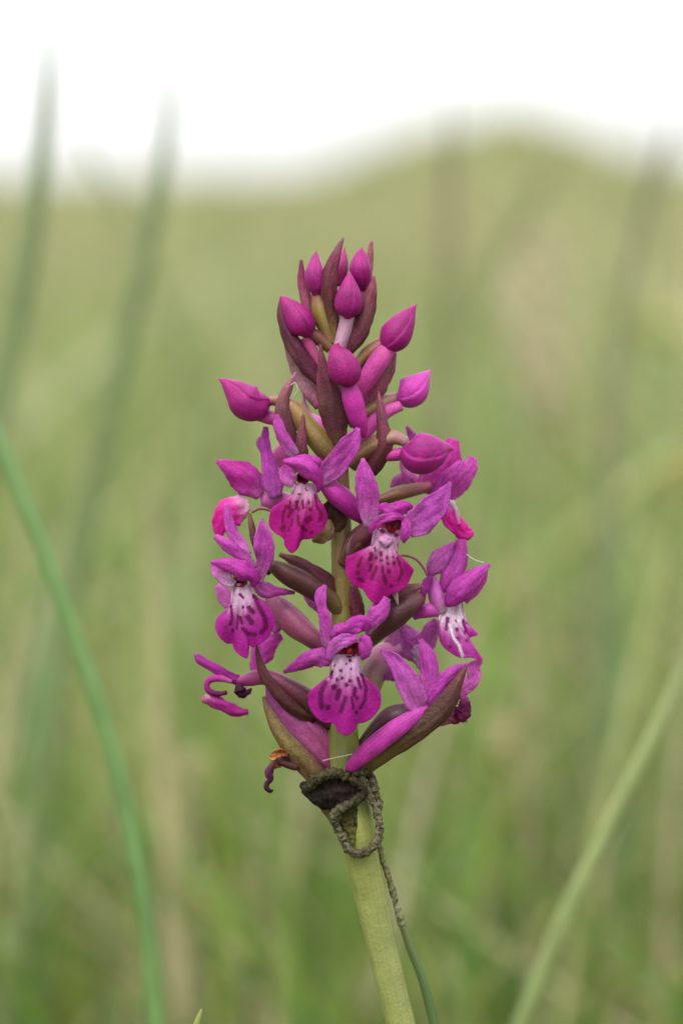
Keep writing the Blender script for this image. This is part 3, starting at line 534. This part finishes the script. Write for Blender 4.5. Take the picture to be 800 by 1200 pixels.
# flower 7 (right)
f7 = flower(C5, [(370, 400, 20, 38), (310, 430, 26, 62), (240, 490, 26, 66), (180, 550, 20, 48), (120, 615, 8, 30), (60, 650, 2, 26)], [(110, 56, 66), (88, 42, 50), (78, 36, 44), (86, 46, 46), (110, 84, 50), (130, 116, 54)])
sheet("bract", C5, [(392, 340, 24, 6), (350, 352, 30, 18), (290, 375, 34, 30), (230, 425, 34, 34), (180, 500, 28, 30), (130, 590, 18, 18)], [(150, 90, 110), (130, 66, 84), (110, 50, 64), (92, 40, 52), (90, 44, 50)], orchid, M_BRACT, cup=0.4)
sheet("petal", Z5, [(370, 112, 14, 14), (310, 190, 18, 66), (240, 270, 20, 84), (190, 340, 18, 60), (160, 395, 14, 18)], [(180, 80, 180), (190, 96, 190), (200, 120, 200), (190, 90, 190)], f7, cup=0.5)
sheet("petal", Z5, [(420, 84, 18, 40), (425, 180, 22, 52), (400, 290, 24, 70), (340, 410, 24, 84), (280, 520, 18, 60)], [(176, 60, 160), (184, 84, 184), (186, 80, 184), (180, 70, 174)], f7, cup=0.5)
sheet("petal", Z5, [(658, 290, 12, 10), (590, 350, 20, 50), (500, 430, 28, 88), (400, 520, 32, 100), (330, 610, 28, 50), (310, 640, 24, 16)], [(196, 90, 190), (186, 76, 182), (180, 66, 174), (168, 52, 160)], f7, cup=0.55)
sheet("petal", Z5, [(645, 310, 4, 10), (590, 420, 8, 40), (520, 510, 10, 50), (440, 590, 10, 40)], [(206, 96, 190), (204, 86, 186), (206, 100, 190)], f7, cup=0.4)
tube("column", Z5, [(190, 400, 12, 30), (210, 500, 14, 64), (240, 600, 14, 70), (270, 680, 12, 50)], [(176, 84, 180), (190, 110, 190), (196, 120, 196), (216, 170, 206)], f7, M_LIP, ribs=3, ribamp=0.1)
tube("spur", Z5, [(260, 690, 12, 40), (170, 670, 12, 62), (90, 690, 10, 54), (30, 735, 8, 24)], [(186, 90, 184), (176, 66, 170), (170, 60, 166)], f7, M_BUD)
sheet("sepal", Z5, [(190, 395, 24, 10), (140, 440, 26, 36), (118, 510, 26, 30), (100, 590, 22, 22)], [(150, 50, 150), (150, 46, 150), (160, 60, 156)], f7, cup=0.3)
lip(Z5, [(262, 660), (430, 610)], [(240, 760), (242, 860), (260, 940), (320, 1010), (420, 1062), (500, 1062), (560, 1080), (600, 1082), (545, 1010), (505, 940), (495, 895), (560, 872), (505, 822), (462, 760), (440, 660)],
    [[(310, 740), (300, 830), 14], [(390, 830), 18], [(440, 760), (460, 850), 16], [(330, 970), 14], [(470, 920), 16], [(380, 760), 10], [(400, 900), 12]],
    12, f7, waist=(0, -2), mid=(180, 56, 170), pale=(232, 206, 226), dark=(134, 14, 110), paleto=0.45, bulge=10, side=8, extra=[[(325, 790), (360, 900), (410, 960), (440, 1060), 12, (250, 240, 250)]], nr=50, ns=80)

# flower 8 (lower right, seen from the side)
f8 = flower(C7, [(480, 400, 12, 30), (400, 420, 10, 44), (320, 440, 8, 50), (250, 490, 4, 40), (190, 560, 0, 30), (140, 640, 0, 26)], [(110, 50, 90), (90, 40, 66), (80, 34, 52), (92, 44, 52), (110, 80, 56)])
sheet("sepal", C7, [(262, 128, 40, 8), (320, 170, 42, 34), (370, 240, 44, 48), (410, 320, 42, 58), (440, 390, 36, 46), (470, 410, 32, 16)], [(190, 90, 192), (190, 96, 194), (196, 110, 200), (200, 124, 204)], f8, cup=-0.2, fold=0.15)
sheet("sepal", C7, [(448, 76, 16, 8), (480, 150, 20, 38), (492, 230, 22, 44), (492, 310, 22, 40), (484, 380, 20, 22)], SEP, f8, cup=0.3)
sheet("petal", C7, [(672, 192, 30, 8), (610, 225, 32, 24), (550, 280, 32, 32), (500, 360, 30, 34), (470, 410, 28, 18)], [(190, 84, 190), (184, 74, 184), (184, 80, 186)], f8, cup=0.4)
tube("spur", C7, [(488, 400, 32, 22), (420, 440, 36, 36), (330, 500, 38, 46), (240, 570, 36, 46), (170, 630, 32, 40), (120, 680, 28, 26), (104, 694, 26, 8)], [(160, 60, 150), (172, 62, 164), (174, 58, 162), (168, 50, 150), (164, 46, 146)], f8, M_BUD, flat=0.7)
sheet("bract", C7, [(666, 198, 40, 6), (628, 270, 44, 24), (575, 370, 46, 44), (510, 445, 44, 50), (420, 520, 38, 44), (320, 590, 28, 38), (240, 650, 18, 34), (180, 700, 8, 24)], [(120, 70, 70), (98, 60, 58), (86, 58, 52), (84, 60, 50), (100, 78, 52), (120, 98, 56), (130, 118, 60)], orchid, M_BRACT, cup=0.55, edge=(104, 48, 66))
sheet("petal", C7, [(735, 175, 8, 10), (700, 210, 12, 30), (700, 260, 14, 30), (660, 300, 14, 34), (620, 350, 14, 24)], [(180, 70, 170), (196, 96, 190), (206, 120, 200), (190, 80, 180)], f8, cup=0.3, rip=0.3)
tube("lip", C7, [(640, 330, 14, 12), (655, 370, 16, 28), (645, 420, 16, 40), (620, 450, 14, 26), (600, 470, 12, 10)], [(170, 80, 150), (96, 20, 66), (120, 20, 84), (150, 60, 120)], f8, M_LIP, rough=0.10, nt_=16)
tube("petal", C7, [(600, 390, 14, 18), (590, 430, 16, 26), (570, 460, 16, 24), (530, 475, 14, 12)], [(190, 130, 160), (140, 60, 90), (180, 110, 140), (200, 140, 180)], f8, M_LIP, rough=0.14, nt_=16)

# flower 9 (behind, lower right of the stem)
f9 = flower(C7, [(360, 110, -34, 30), (290, 150, -34, 60), (240, 220, -30, 62), (220, 300, -26, 46), (200, 400, -20, 30)], [(200, 130, 190), (186, 120, 160), (170, 120, 130), (150, 124, 92), (130, 120, 70)])
sheet("petal", C5, [(270, 520, -30, 20), (290, 570, -30, 56), (320, 620, -28, 70), (370, 660, -28, 60), (400, 740, -28, 30)], [(200, 110, 200), (196, 104, 198), (204, 120, 200), (210, 140, 206)], f9, cup=0.4)
sheet("petal", C5, [(445, 505, -20, 14), (420, 540, -20, 28), (390, 590, -22, 30), (340, 640, -24, 34)], [(206, 116, 206), (200, 106, 200), (200, 110, 200)], f9, cup=0.3)
sheet("lip", C5, [(330, 640, -16, 20), (360, 660, -14, 34), (370, 700, -14, 30), (360, 730, -16, 8)], [(206, 140, 200), (216, 170, 206), (210, 150, 206)], f9, M_LIP, cup=0.3)
sheet("petal", C7, [(260, 240, -22, 30), (320, 230, -20, 40), (380, 210, -18, 30)], [(180, 84, 176), (190, 96, 186), (196, 100, 190)], f9, cup=0.3)

sheet("petal", ZP, [(470, 728, -30, 3), (466, 742, -29, 10), (462, 760, -28, 13), (452, 780, -28, 10), (440, 796, -28, 4)], [(206, 130, 206), (204, 126, 202), (208, 136, 206)], f9, cup=0.35)
sheet("petal", ZP, [(512, 728, -26, 3), (506, 742, -25, 8), (498, 758, -25, 10), (488, 776, -26, 6)], [(206, 126, 206), (202, 120, 200), (204, 126, 202)], f9, cup=0.35)
sheet("sepal", ZP, [(352, 668, -32, 3), (358, 684, -32, 8), (366, 700, -30, 9), (376, 716, -28, 5)], [(200, 110, 196), (196, 104, 190), (190, 100, 180)], f9b, cup=0.3)

# flower 10 (lower left, withering)
f10 = flower(C6, [(232, 236, 14, 20), (290, 222, 16, 34), (340, 212, 16, 36), (400, 222, 16, 38), (470, 262, 14, 46), (540, 310, 10, 54), (610, 370, 6, 52), (680, 440, 0, 36)], [(160, 60, 140), (140, 60, 110), (124, 52, 86), (104, 40, 64), (84, 34, 50), (80, 36, 48), (90, 56, 48)])
sheet("sepal", C6, [(38, 104, 22, 8), (60, 135, 22, 18), (130, 175, 20, 20), (200, 215, 18, 22), (260, 236, 16, 20)], [(180, 70, 180), (176, 60, 172), (164, 50, 156), (150, 50, 140)], f10, cup=0.6)
tube("petal", C6, [(205, 236, 20, 10), (165, 222, 22, 16), (120, 220, 22, 18), (92, 240, 22, 16), (96, 275, 22, 14), (140, 292, 22, 12), (185, 285, 22, 10)], [(190, 120, 170), (170, 60, 150), (160, 44, 140), (120, 26, 96), (90, 20, 66)], f10, M_LIP, rough=0.05, nt_=14)
sheet("petal", C6, [(68, 318, 20, 14), (110, 322, 22, 30), (170, 350, 22, 26), (230, 375, 20, 24), (284, 378, 18, 10)], [(190, 110, 160), (166, 50, 150), (160, 40, 140), (150, 36, 130)], f10, cup=0.6)
tube("petal", C6, [(80, 300, 20, 12), (100, 312, 20, 16), (120, 325, 20, 10)], [(210, 160, 180), (170, 80, 140)], f10, M_LIP, nt_=12)
tube("lip", C6, [(236, 250, 22, 14), (244, 275, 24, 26), (252, 294, 24, 20), (280, 284, 22, 14), (298, 268, 20, 8)], [(80, 16, 62), (64, 12, 50), (70, 16, 56), (90, 30, 70)], f10, M_LIP, rough=0.12, nt_=14)
sheet("bract", C6, [(322, 66, 26, 5), (330, 120, 30, 13), (352, 190, 32, 20), (395, 255, 30, 24), (450, 320, 26, 28), (520, 375, 20, 32), (600, 410, 12, 26)], [(120, 56, 76), (104, 44, 62), (92, 36, 54), (80, 34, 46), (76, 36, 44)], orchid, M_BRACT, cup=0.5)
sheet("petal", C6, [(372, 255, 2, 8), (400, 310, 6, 40), (450, 380, 10, 66), (530, 450, 12, 90), (600, 530, 10, 84), (660, 620, 6, 50), (690, 680, 2, 24)], [(196, 96, 190), (196, 110, 190), (190, 110, 176), (180, 104, 156), (166, 88, 134), (150, 80, 110)], orchid, cup=0.5)
sheet("bract", C6, [(354, 306, 14, 5), (380, 370, 18, 18), (425, 460, 22, 34), (490, 550, 24, 46), (570, 640, 22, 50), (640, 740, 18, 52), (690, 830, 12, 56), (740, 920, 4, 46)], [(120, 90, 76), (126, 106, 66), (130, 116, 64), (116, 92, 58), (110, 76, 56), (140, 128, 62), (150, 144, 68)], orchid, M_BRACT, cup=0.55, edge=(130, 70, 84))
f11 = tube("withered_flower", C6, [(510, 636, 20, 18), (478, 628, 22, 18), (448, 618, 23, 15), (424, 612, 23, 8)], [(84, 46, 44), (76, 36, 40), (70, 34, 36)], orchid, M_BRACT, nt_=14)
sheet("petal", C6, [(470, 580, 24, 8), (440, 568, 26, 18), (412, 576, 26, 20), (392, 592, 24, 12), (384, 580, 24, 3)], [(110, 50, 40), (168, 92, 52), (190, 116, 66), (214, 160, 110)], f11, M_BRACT, cup=-0.6, rip=0.5)
sheet("petal", C6, [(472, 600, 22, 10), (440, 606, 20, 22), (414, 622, 22, 20), (396, 634, 24, 8)], [(60, 26, 30), (84, 36, 32), (130, 66, 44), (150, 84, 60)], f11, M_BRACT, cup=0.7, rip=0.5)
sheet("lip", C6, [(404, 604, 26, 8), (388, 640, 26, 14), (380, 668, 25, 17), (388, 692, 24, 12), (372, 712, 24, 9), (370, 734, 25, 10), (386, 748, 24, 8), (400, 744, 22, 3)], [(130, 60, 70), (96, 22, 84), (76, 14, 66), (60, 12, 46), (50, 14, 40)], f11, M_BRACT, cup=0.8, rip=0.4, nv=40)

# narrow bracts seen against the stem
sheet("bract", C5, [(52, 340, 24, 14), (66, 410, 22, 30), (78, 490, 20, 30), (90, 560, 18, 16)], [(130, 60, 84), (120, 50, 70), (112, 48, 66), (104, 44, 60)], orchid, M_BRACT, cup=0.5)
sheet("bract", C5, [(128, 84, 34, 14), (88, 140, 34, 44), (62, 190, 30, 42), (40, 240, 24, 20)], [(96, 44, 52), (86, 46, 44), (80, 44, 42), (90, 56, 46)], orchid, M_BRACT, cup=0.5, edge=(150, 100, 110))
sheet("bract", B, [(652, 840, 16, 10), (640, 890, 20, 36), (600, 930, 20, 40), (560, 950, 16, 10)], [(176, 140, 110), (150, 122, 80), (134, 100, 62)], orchid, M_BRACT, cup=0.5, edge=(190, 140, 150))
sheet("bract", B, [(640, 740, 22, 30), (680, 790, 22, 56), (700, 850, 18, 44), (690, 900, 12, 16)], [(80, 40, 46), (76, 40, 42), (96, 62, 46)], orchid, M_BRACT, cup=0.5)
tube("bract", C5, [(268, 204, 30, 4), (310, 206, 32, 6), (350, 222, 32, 7), (384, 262, 30, 6), (402, 300, 28, 5)], [(190, 140, 160), (160, 96, 120), (140, 76, 110)], orchid, M_BRACT, nt_=10)
tube("bract", C5, [(250, 380, 38, 16), (258, 410, 40, 9), (266, 440, 40, 3)], [(180, 130, 150), (206, 176, 180), (210, 190, 180)], orchid, M_BRACT, nt_=10)

# ------------------------------------------------------------------ crusty withered grass blade wound round the stem
WB = P(415, 960, 22)
wb = empty("withered_grass_blade", BASE + np.array([0.02, 0.01, 0])); wb_base = np.array(wb.location)
tag(wb, "crusty withered grass blade coiled round the orchid stem below its flowers", "grass blade")
_B = BASE; BASE = wb_base
CR = [(50, 48, 32), (84, 80, 54), (48, 44, 30), (108, 104, 80), (96, 90, 66), (128, 120, 96), (56, 52, 36)]
tube("coil", C8, [(250, 200, 4, 15.1), (272, 214, 20, 16.8), (300, 178, 28, 18.5), (340, 158, 30, 18.5), (385, 152, 29, 17.6), (425, 172, 27, 16), (470, 195, 27, 16.8), (484, 230, 29, 16), (455, 262, 31, 16.8), (415, 282, 32, 16.8), (378, 312, 31, 16.8), (376, 350, 27, 16.8), (402, 400, 25, 16), (428, 448, 26, 16), (462, 468, 27, 15.1), (502, 458, 26, 15.1), (536, 420, 23, 15.1), (550, 370, 21, 15.1), (540, 310, 22, 15.1), (520, 260, 25, 14.3), (495, 200, 26, 15.1), (470, 165, 24, 16.8)], CR, wb, M_CRUST, nv=260, nt_=18, rough=0.15)
tube("coil", C8, [(420, 175, 22, 13.4), (470, 150, 24, 16.8), (515, 170, 20, 16.8), (528, 230, 17, 17.6), (544, 270, 16, 17.6), (538, 330, 18, 14.3)], CR, wb, M_CRUST, nv=110, nt_=18, rough=0.15)
sheet("leaf_scrap_shade", C8, [(250, 205, 14, 24), (300, 225, 22, 50), (350, 235, 25, 64), (400, 235, 25, 60), (440, 225, 25, 44), (475, 215, 25, 24)], [(44, 38, 30), (36, 28, 24), (46, 34, 33), (38, 28, 25)], wb, M_CRUST, cup=0.3, rip=0.12)  # dark membrane whose colour also stands in for the shadow inside the coil
sheet("leaf_scrap_shade", C8, [(424, 270, 25, 40), (418, 310, 25, 46), (424, 350, 24, 38), (436, 395, 23, 22), (446, 430, 22, 5)], [(60, 54, 34), (70, 66, 36), (86, 84, 40), (110, 112, 50)], wb, M_CRUST, cup=0.3, rip=0.12)  # lower loop: shade of the hollow painted in, fading to olive
tube("dry_tip", C8, [(536, 400, 10, 12), (555, 470, 0, 13), (580, 550, -12, 12), (605, 630, -20, 13), (628, 720, -26, 15), (640, 760, -30, 14)], [(140, 130, 100), (150, 146, 110), (130, 128, 90), (150, 150, 120), (150, 156, 110)], wb, M_CRUST, nv=60, nt_=10, rough=0.06)
q0 = P(280 + 760 / 3.333, 860 + 1140 / 3.333, -46)
tube("blade", C8, [(636, 745, -29, 13), (665, 830, -34, 15), (705, 930, -40, 16), (735, 1030, -44, 17), (764, 1150, -48, 17)], [(130, 140, 90), (112, 140, 84), (104, 136, 82), (100, 134, 80)], wb, M_BLADE, nt_=12, endpts=wb_base + np.array([0, 0.0, -0.003]))
BASE = _B

# silk threads
def silk(fr, pts, r, label):
    o = tube("silk_thread", fr, [(*p, r) for p in pts], [(226, 220, 206), (240, 236, 226)], None, M_SILK, nv=24, nt_=6, base=np.zeros(3)); tag(o, label, "silk thread"); return o
silk(C6, [(630, 606, 26), (700, 590, 30), (800, 568, 30)], 2.2, "pale silk thread stretched over the stem just above the crusty coil")
silk(C5, [(584, 198, 20), (622, 224, 20), (666, 238, 14)], 3.0, "pale silk thread between two petals of a side flower")
silk(B, [(462, 200, 26), (482, 160, 27), (470, 125, 26), (448, 140, 25)], 2.6, "curled pale silk hair by the bract tip under the upper buds")

# ------------------------------------------------------------------ out-of-focus grass blades around the orchid
def blade(pts, d, cols, label, root_dx=0.0, root_dy=0.0, flat=True, group=None):
    """a single leaf: path in photo pixels at distance d from the camera, going down to the ground"""
    q = spline([(x, y, dz, h) for x, y, dz, h in pts], 40)
    w_ = np.array([Pd(r[0], r[1], d + r[2]) for r in q]); hw = q[:, 3] * (d + q[:, 2]) * 3e-4
    last = w_[-1]; root = np.array([last[0] + root_dx, last[1] + root_dy, -0.004])
    if last[2] > 0.01:
        t = np.linspace(0, 1, 14)[1:, None]; T = w_[-1] - w_[-2]; T = T / np.linalg.norm(T) * (last[2] * 0.5)
        p1 = last + T; w_ = np.vstack([w_, (1 - t) ** 2 * last + 2 * t * (1 - t) * p1 + t ** 2 * root]); hw = np.concatenate([hw, np.full(13, hw[-1])])
    nv = len(w_); nu = 7; T = norm(np.gradient(w_, axis=0)); Cx = norm(np.cross(T, -FW)); N = norm(np.cross(Cx, T))
    u = np.linspace(-1, 1, nu)
    X = w_[:, None, :] + Cx[:, None, :] * (u[None, :] * hw[:, None])[..., None] - N[:, None, :] * (0.45 * np.abs(u)[None, :] * hw[:, None])[..., None]
    v = np.linspace(0, 1, nv); col = ramp(cols, np.repeat(v[:, None], nu, 1)); uv = np.stack(np.meshgrid((u + 1) / 2, v), -1)
    o = link("grass_blade", X.reshape(-1, 3), grid_faces(nv, nu), M_BLADE, None, col.reshape(-1, 3), uv.reshape(-1, 2), root, solid=0.0003)
    o.location = root; tag(o, label, "grass blade", group); return o

G1 = [(142, 180, 112), (134, 174, 104), (130, 170, 98), (122, 162, 86)]
blade([(-30, 440, 0, 6), (0, 520, 0, 9), (45, 630, 0, 9.5), (88, 745, 0, 9.5), (122, 850, 0, 10), (150, 960, 0, 10), (171, 1080, 0, 10), (184, 1210, 0, 10)], 0.452, G1, "long arching blue-green grass blade, bowing down to one side of the orchid", 0.01)
blade([(835, 700, 0, 5), (805, 775, 0, 7), (762, 868, 0, 8), (705, 985, 0, 9), (655, 1090, 0, 9.5), (605, 1215, 0, 10)], 0.47, [(184, 196, 134), (174, 190, 124), (164, 182, 114), (152, 174, 104)], "pale green grass blade slanting straight away from the orchid stem's foot", -0.03)
blade([(60, 20, 0, 2), (54, 130, 0, 8), (40, 260, 0, 11), (18, 380, 0, 12), (-10, 520, 0, 12), (-40, 680, 0, 12)], 0.60, [(132, 152, 108), (138, 158, 102), (136, 156, 94)], "tallest grey-green grass blade reaching highest into the white sky", -0.03)
blade([(202, 70, 0, 2), (193, 180, 0, 7), (170, 300, 0, 10), (140, 430, 0, 11), (112, 560, 0, 11), (88, 700, 0, 11), (60, 860, 0, 11)], 0.62, [(134, 154, 110), (140, 158, 104), (138, 158, 98), (134, 152, 92)], "second tallest grey-green grass blade, its tip just above the skyline", -0.03)
blade([(529, 110, 0, 1.5), (527, 200, 0, 6), (524, 300, 0, 5.5), (520, 420, 0, 5), (514, 600, 0, 5), (508, 800, 0, 5)], 0.80, [(140, 134, 104), (150, 146, 108), (160, 160, 112)], "brownish upright grass stalk in front of the mound's crest", 0.0)
blade([(790, 130, 0, 2), (770, 200, 0, 7), (742, 300, 0, 6), (722, 420, 0, 6), (706, 600, 0, 8), (690, 800, 0, 8)], 0.75, [(134, 134, 104), (146, 152, 112), (150, 162, 112)], "dark olive grass blade cutting the skyline where the mound falls away", -0.02)
blade([(664, 160, 0, 3), (630, 220, 0, 7), (590, 290, 0, 8), (550, 370, 0, 8), (500, 500, 0, 8)], 0.9, [(150, 156, 100), (158, 164, 108), (150, 160, 100)], "thin olive grass blade slanting across the slope of the mound", -0.05)
blade([(840, 500, 0, 6), (760, 560, 0, 13), (680, 625, 0, 14), (600, 690, 0, 14), (530, 760, 0, 13)], 0.95, [(190, 196, 120), (184, 190, 112), (170, 180, 100)], "broad yellowish grass blade bending slantwise across the meadow below the yellow flowers", -0.1)
blade([(90, 150, 0, 2), (120, 210, 0, 4), (160, 280, 0, 5), (200, 370, 0, 6), (230, 480, 0, 7), (250, 640, 0, 7)], 0.8, [(150, 164, 110), (150, 164, 104), (150, 160, 96)], "thin pale grass blade crossing behind the two tallest grey-green blades", 0.02)
blade([(236, 1183, 0, 0.6), (233, 1192, 0, 2.2), (229, 1204, 0, 3.2), (222, 1225, 0, 3.8)], 0.372, [(190, 196, 120), (160, 180, 90), (140, 170, 80)], "tiny sharp grass tip just showing, as near as the orchid", -0.01)
for (x0, y0, x1, y1, d, hw, c, lab) in [
    (60, 620, 40, 1210, 0.72, 16, (130, 164, 108), "dark green blurred grass blade beneath the arching blade"),
    (300, 860, 270, 1230, 0.75, 18, (168, 188, 106), "yellow-green blurred grass blade beside the orchid stem, near the cream seed head"),
    (245, 480, 200, 1000, 0.8, 14, (168, 184, 120), "pale green upright grass blade behind the withering flower"),
    (560, 860, 600, 1230, 0.8, 14, (140, 172, 116), "green blurred grass blade between orchid stem and pale slanting blade"),
    (720, 620, 740, 1230, 0.78, 16, (140, 170, 112), "green blurred grass blade behind the pale slanting blade"),
    (640, 560, 650, 1150, 0.9, 12, (170, 180, 122), "olive upright grass blade beneath the pinkish tan panicle")]:
    xm = (x0 + x1) / 2 + random.uniform(-12, 12)
    blade([(x0, y0, 0, 2), ((x0 + xm) / 2, y0 * .72 + y1 * .28, 0, hw * .8), (xm, (y0 + y1) / 2, 0, hw), (x1, y1, 0, hw)], d, [tuple(min(255, k + 10) for k in c), c], lab, random.uniform(-.03, .03))

# ------------------------------------------------------------------ blurred seed heads and yellow flowers in the meadow
def seed_head(px, py, d, h_px, w_px, cols, label):
    top = Pd(px, py - h_px / 2, d); sc = d * 3e-4; H = h_px * sc; Wd = w_px * sc / 2
    foot = np.array([top[0] + random.uniform(-.03, .03), top[1] + 0.02, 0.0])
    root = empty("seed_head", foot); tag(root, label, "seed head")
    n = 24; t = np.linspace(0, 1, n)[:, None]; path = foot + (top - foot) * t + np.array([0.008, 0, 0]) * np.sin(t * 3.0)
    V = []; F = []; k = 6
    for i in range(n):
        for j in range(k):
            a = 2 * math.pi * j / k; V.append(path[i] + 0.0008 * np.array([math.cos(a), math.sin(a), 0]))
    link("stalk", np.array(V), grid_faces(n, k, True), M_GRASS, root, np.tile(lin((160, 164, 96)), (n * k, 1)), None, foot)
    V = []; F = []; cc = []; pal = [lin(c) for c in cols]
    for i in range(260):
        s = random.random(); r = Wd * 1.15 * s ** 0.6 * (1 - s ** 5) * math.sqrt(random.random()); a = random.uniform(0, 6.283)
        c0 = top + np.array([r * math.cos(a), r * math.sin(a), -s * H]); L = random.uniform(.0025, .005); b = random.uniform(.0012, .0020)
        dr = norm(np.array([math.cos(a) * .6, math.sin(a) * .6, random.uniform(.5, 1.2)])); sd_ = norm(np.cross(dr, rng.normal(size=3))); tn = np.cross(dr, sd_)
        m = len(V); V += [c0, c0 + dr * L * .5 + sd_ * b, c0 + dr * L * .5 - sd_ * b * .5 + tn * b, c0 + dr * L * .5 - sd_ * b * .5 - tn * b, c0 + dr * L]
        F += [[m, m + 1, m + 2], [m, m + 2, m + 3], [m, m + 3, m + 1], [m + 4, m + 2, m + 1], [m + 4, m + 3, m + 2], [m + 4, m + 1, m + 3]]
        cc += [random.choice(pal)] * 5
    o = link("panicle", np.array(V), F, M_SEED, root, np.array(cc), None, foot); o["kind"] = "stuff"; return root
TAN = [(208, 196, 150), (196, 184, 140), (204, 190, 148)]; PNK = [(250, 224, 200), (255, 232, 208), (244, 220, 194)]
seed_head(632, 380, 1.3, 200, 150, PNK, "pinkish tan grass panicle blurred below the mound")
seed_head(236, 945, 0.76, 110, 84, TAN, "smaller cream seed head low in the meadow, below the withering flower")
seed_head(580, 915, 0.78, 120, 80, TAN, "larger cream seed head low in the meadow beside the orchid's lowest bract")
seed_head(655, 760, 1.05, 110, 40, TAN, "slim straw seed head, narrowest of the four")

def yellow_flower(px, py, d, label):
    c = Pd(px, py, d); foot = np.array([c[0] + .01, c[1] + .01, 0]); root = empty("yellow_flower", foot); tag(root, label, "flower")
    n = 16; t = np.linspace(0, 1, n)[:, None]; path = foot + (c - foot) * t; V = []
    for i in range(n):
        for j in range(6):
            a = 1.0472 * j; V.append(path[i] + .0009 * np.array([math.cos(a), math.sin(a), 0]))
    link("stalk", np.array(V), grid_faces(n, 6, True), M_GRASS, root, np.tile(lin((140, 164, 84)), (n * 6, 1)), None, foot)
    for k in range(5):
        a = 2 * math.pi * k / 5 + .3; e1 = np.array([math.cos(a), math.sin(a), .5]); e2 = np.array([-math.sin(a), math.cos(a), 0]); V = []
        for i in range(7):
            s = i / 6
            for u in np.linspace(-1, 1, 5):
                wv = .0065 * math.sin(math.pi * (0.1 + .82 * s)); V.append(c + e1 * s * .012 + e2 * u * wv + np.array([0, 0, .005 * s * s + .003 * u * u]))
        link("petal", np.array(V), grid_faces(7, 5), M_GRASS, root, np.tile(lin((222, 210, 100)), (35, 1)), None, foot, solid=.0003)
    V = []
    for i in range(6):
        for j in range(10):
            f = i / 5 * math.pi / 2; V.append(c + .003 * np.array([math.cos(f) * math.cos(.6283 * j), math.cos(f) * math.sin(.6283 * j), math.sin(f) + .6]))
    link("flower_centre", np.array(V), grid_faces(6, 10, True), M_GRASS, root, np.tile(lin((210, 176, 50)), (60, 1)), None, foot)
yellow_flower(800, 590, 1.0, "yellow flower blurred at the edge of the meadow, lower of two")
yellow_flower(776, 405, 1.4, "yellow flower blurred in the meadow, upper of two")
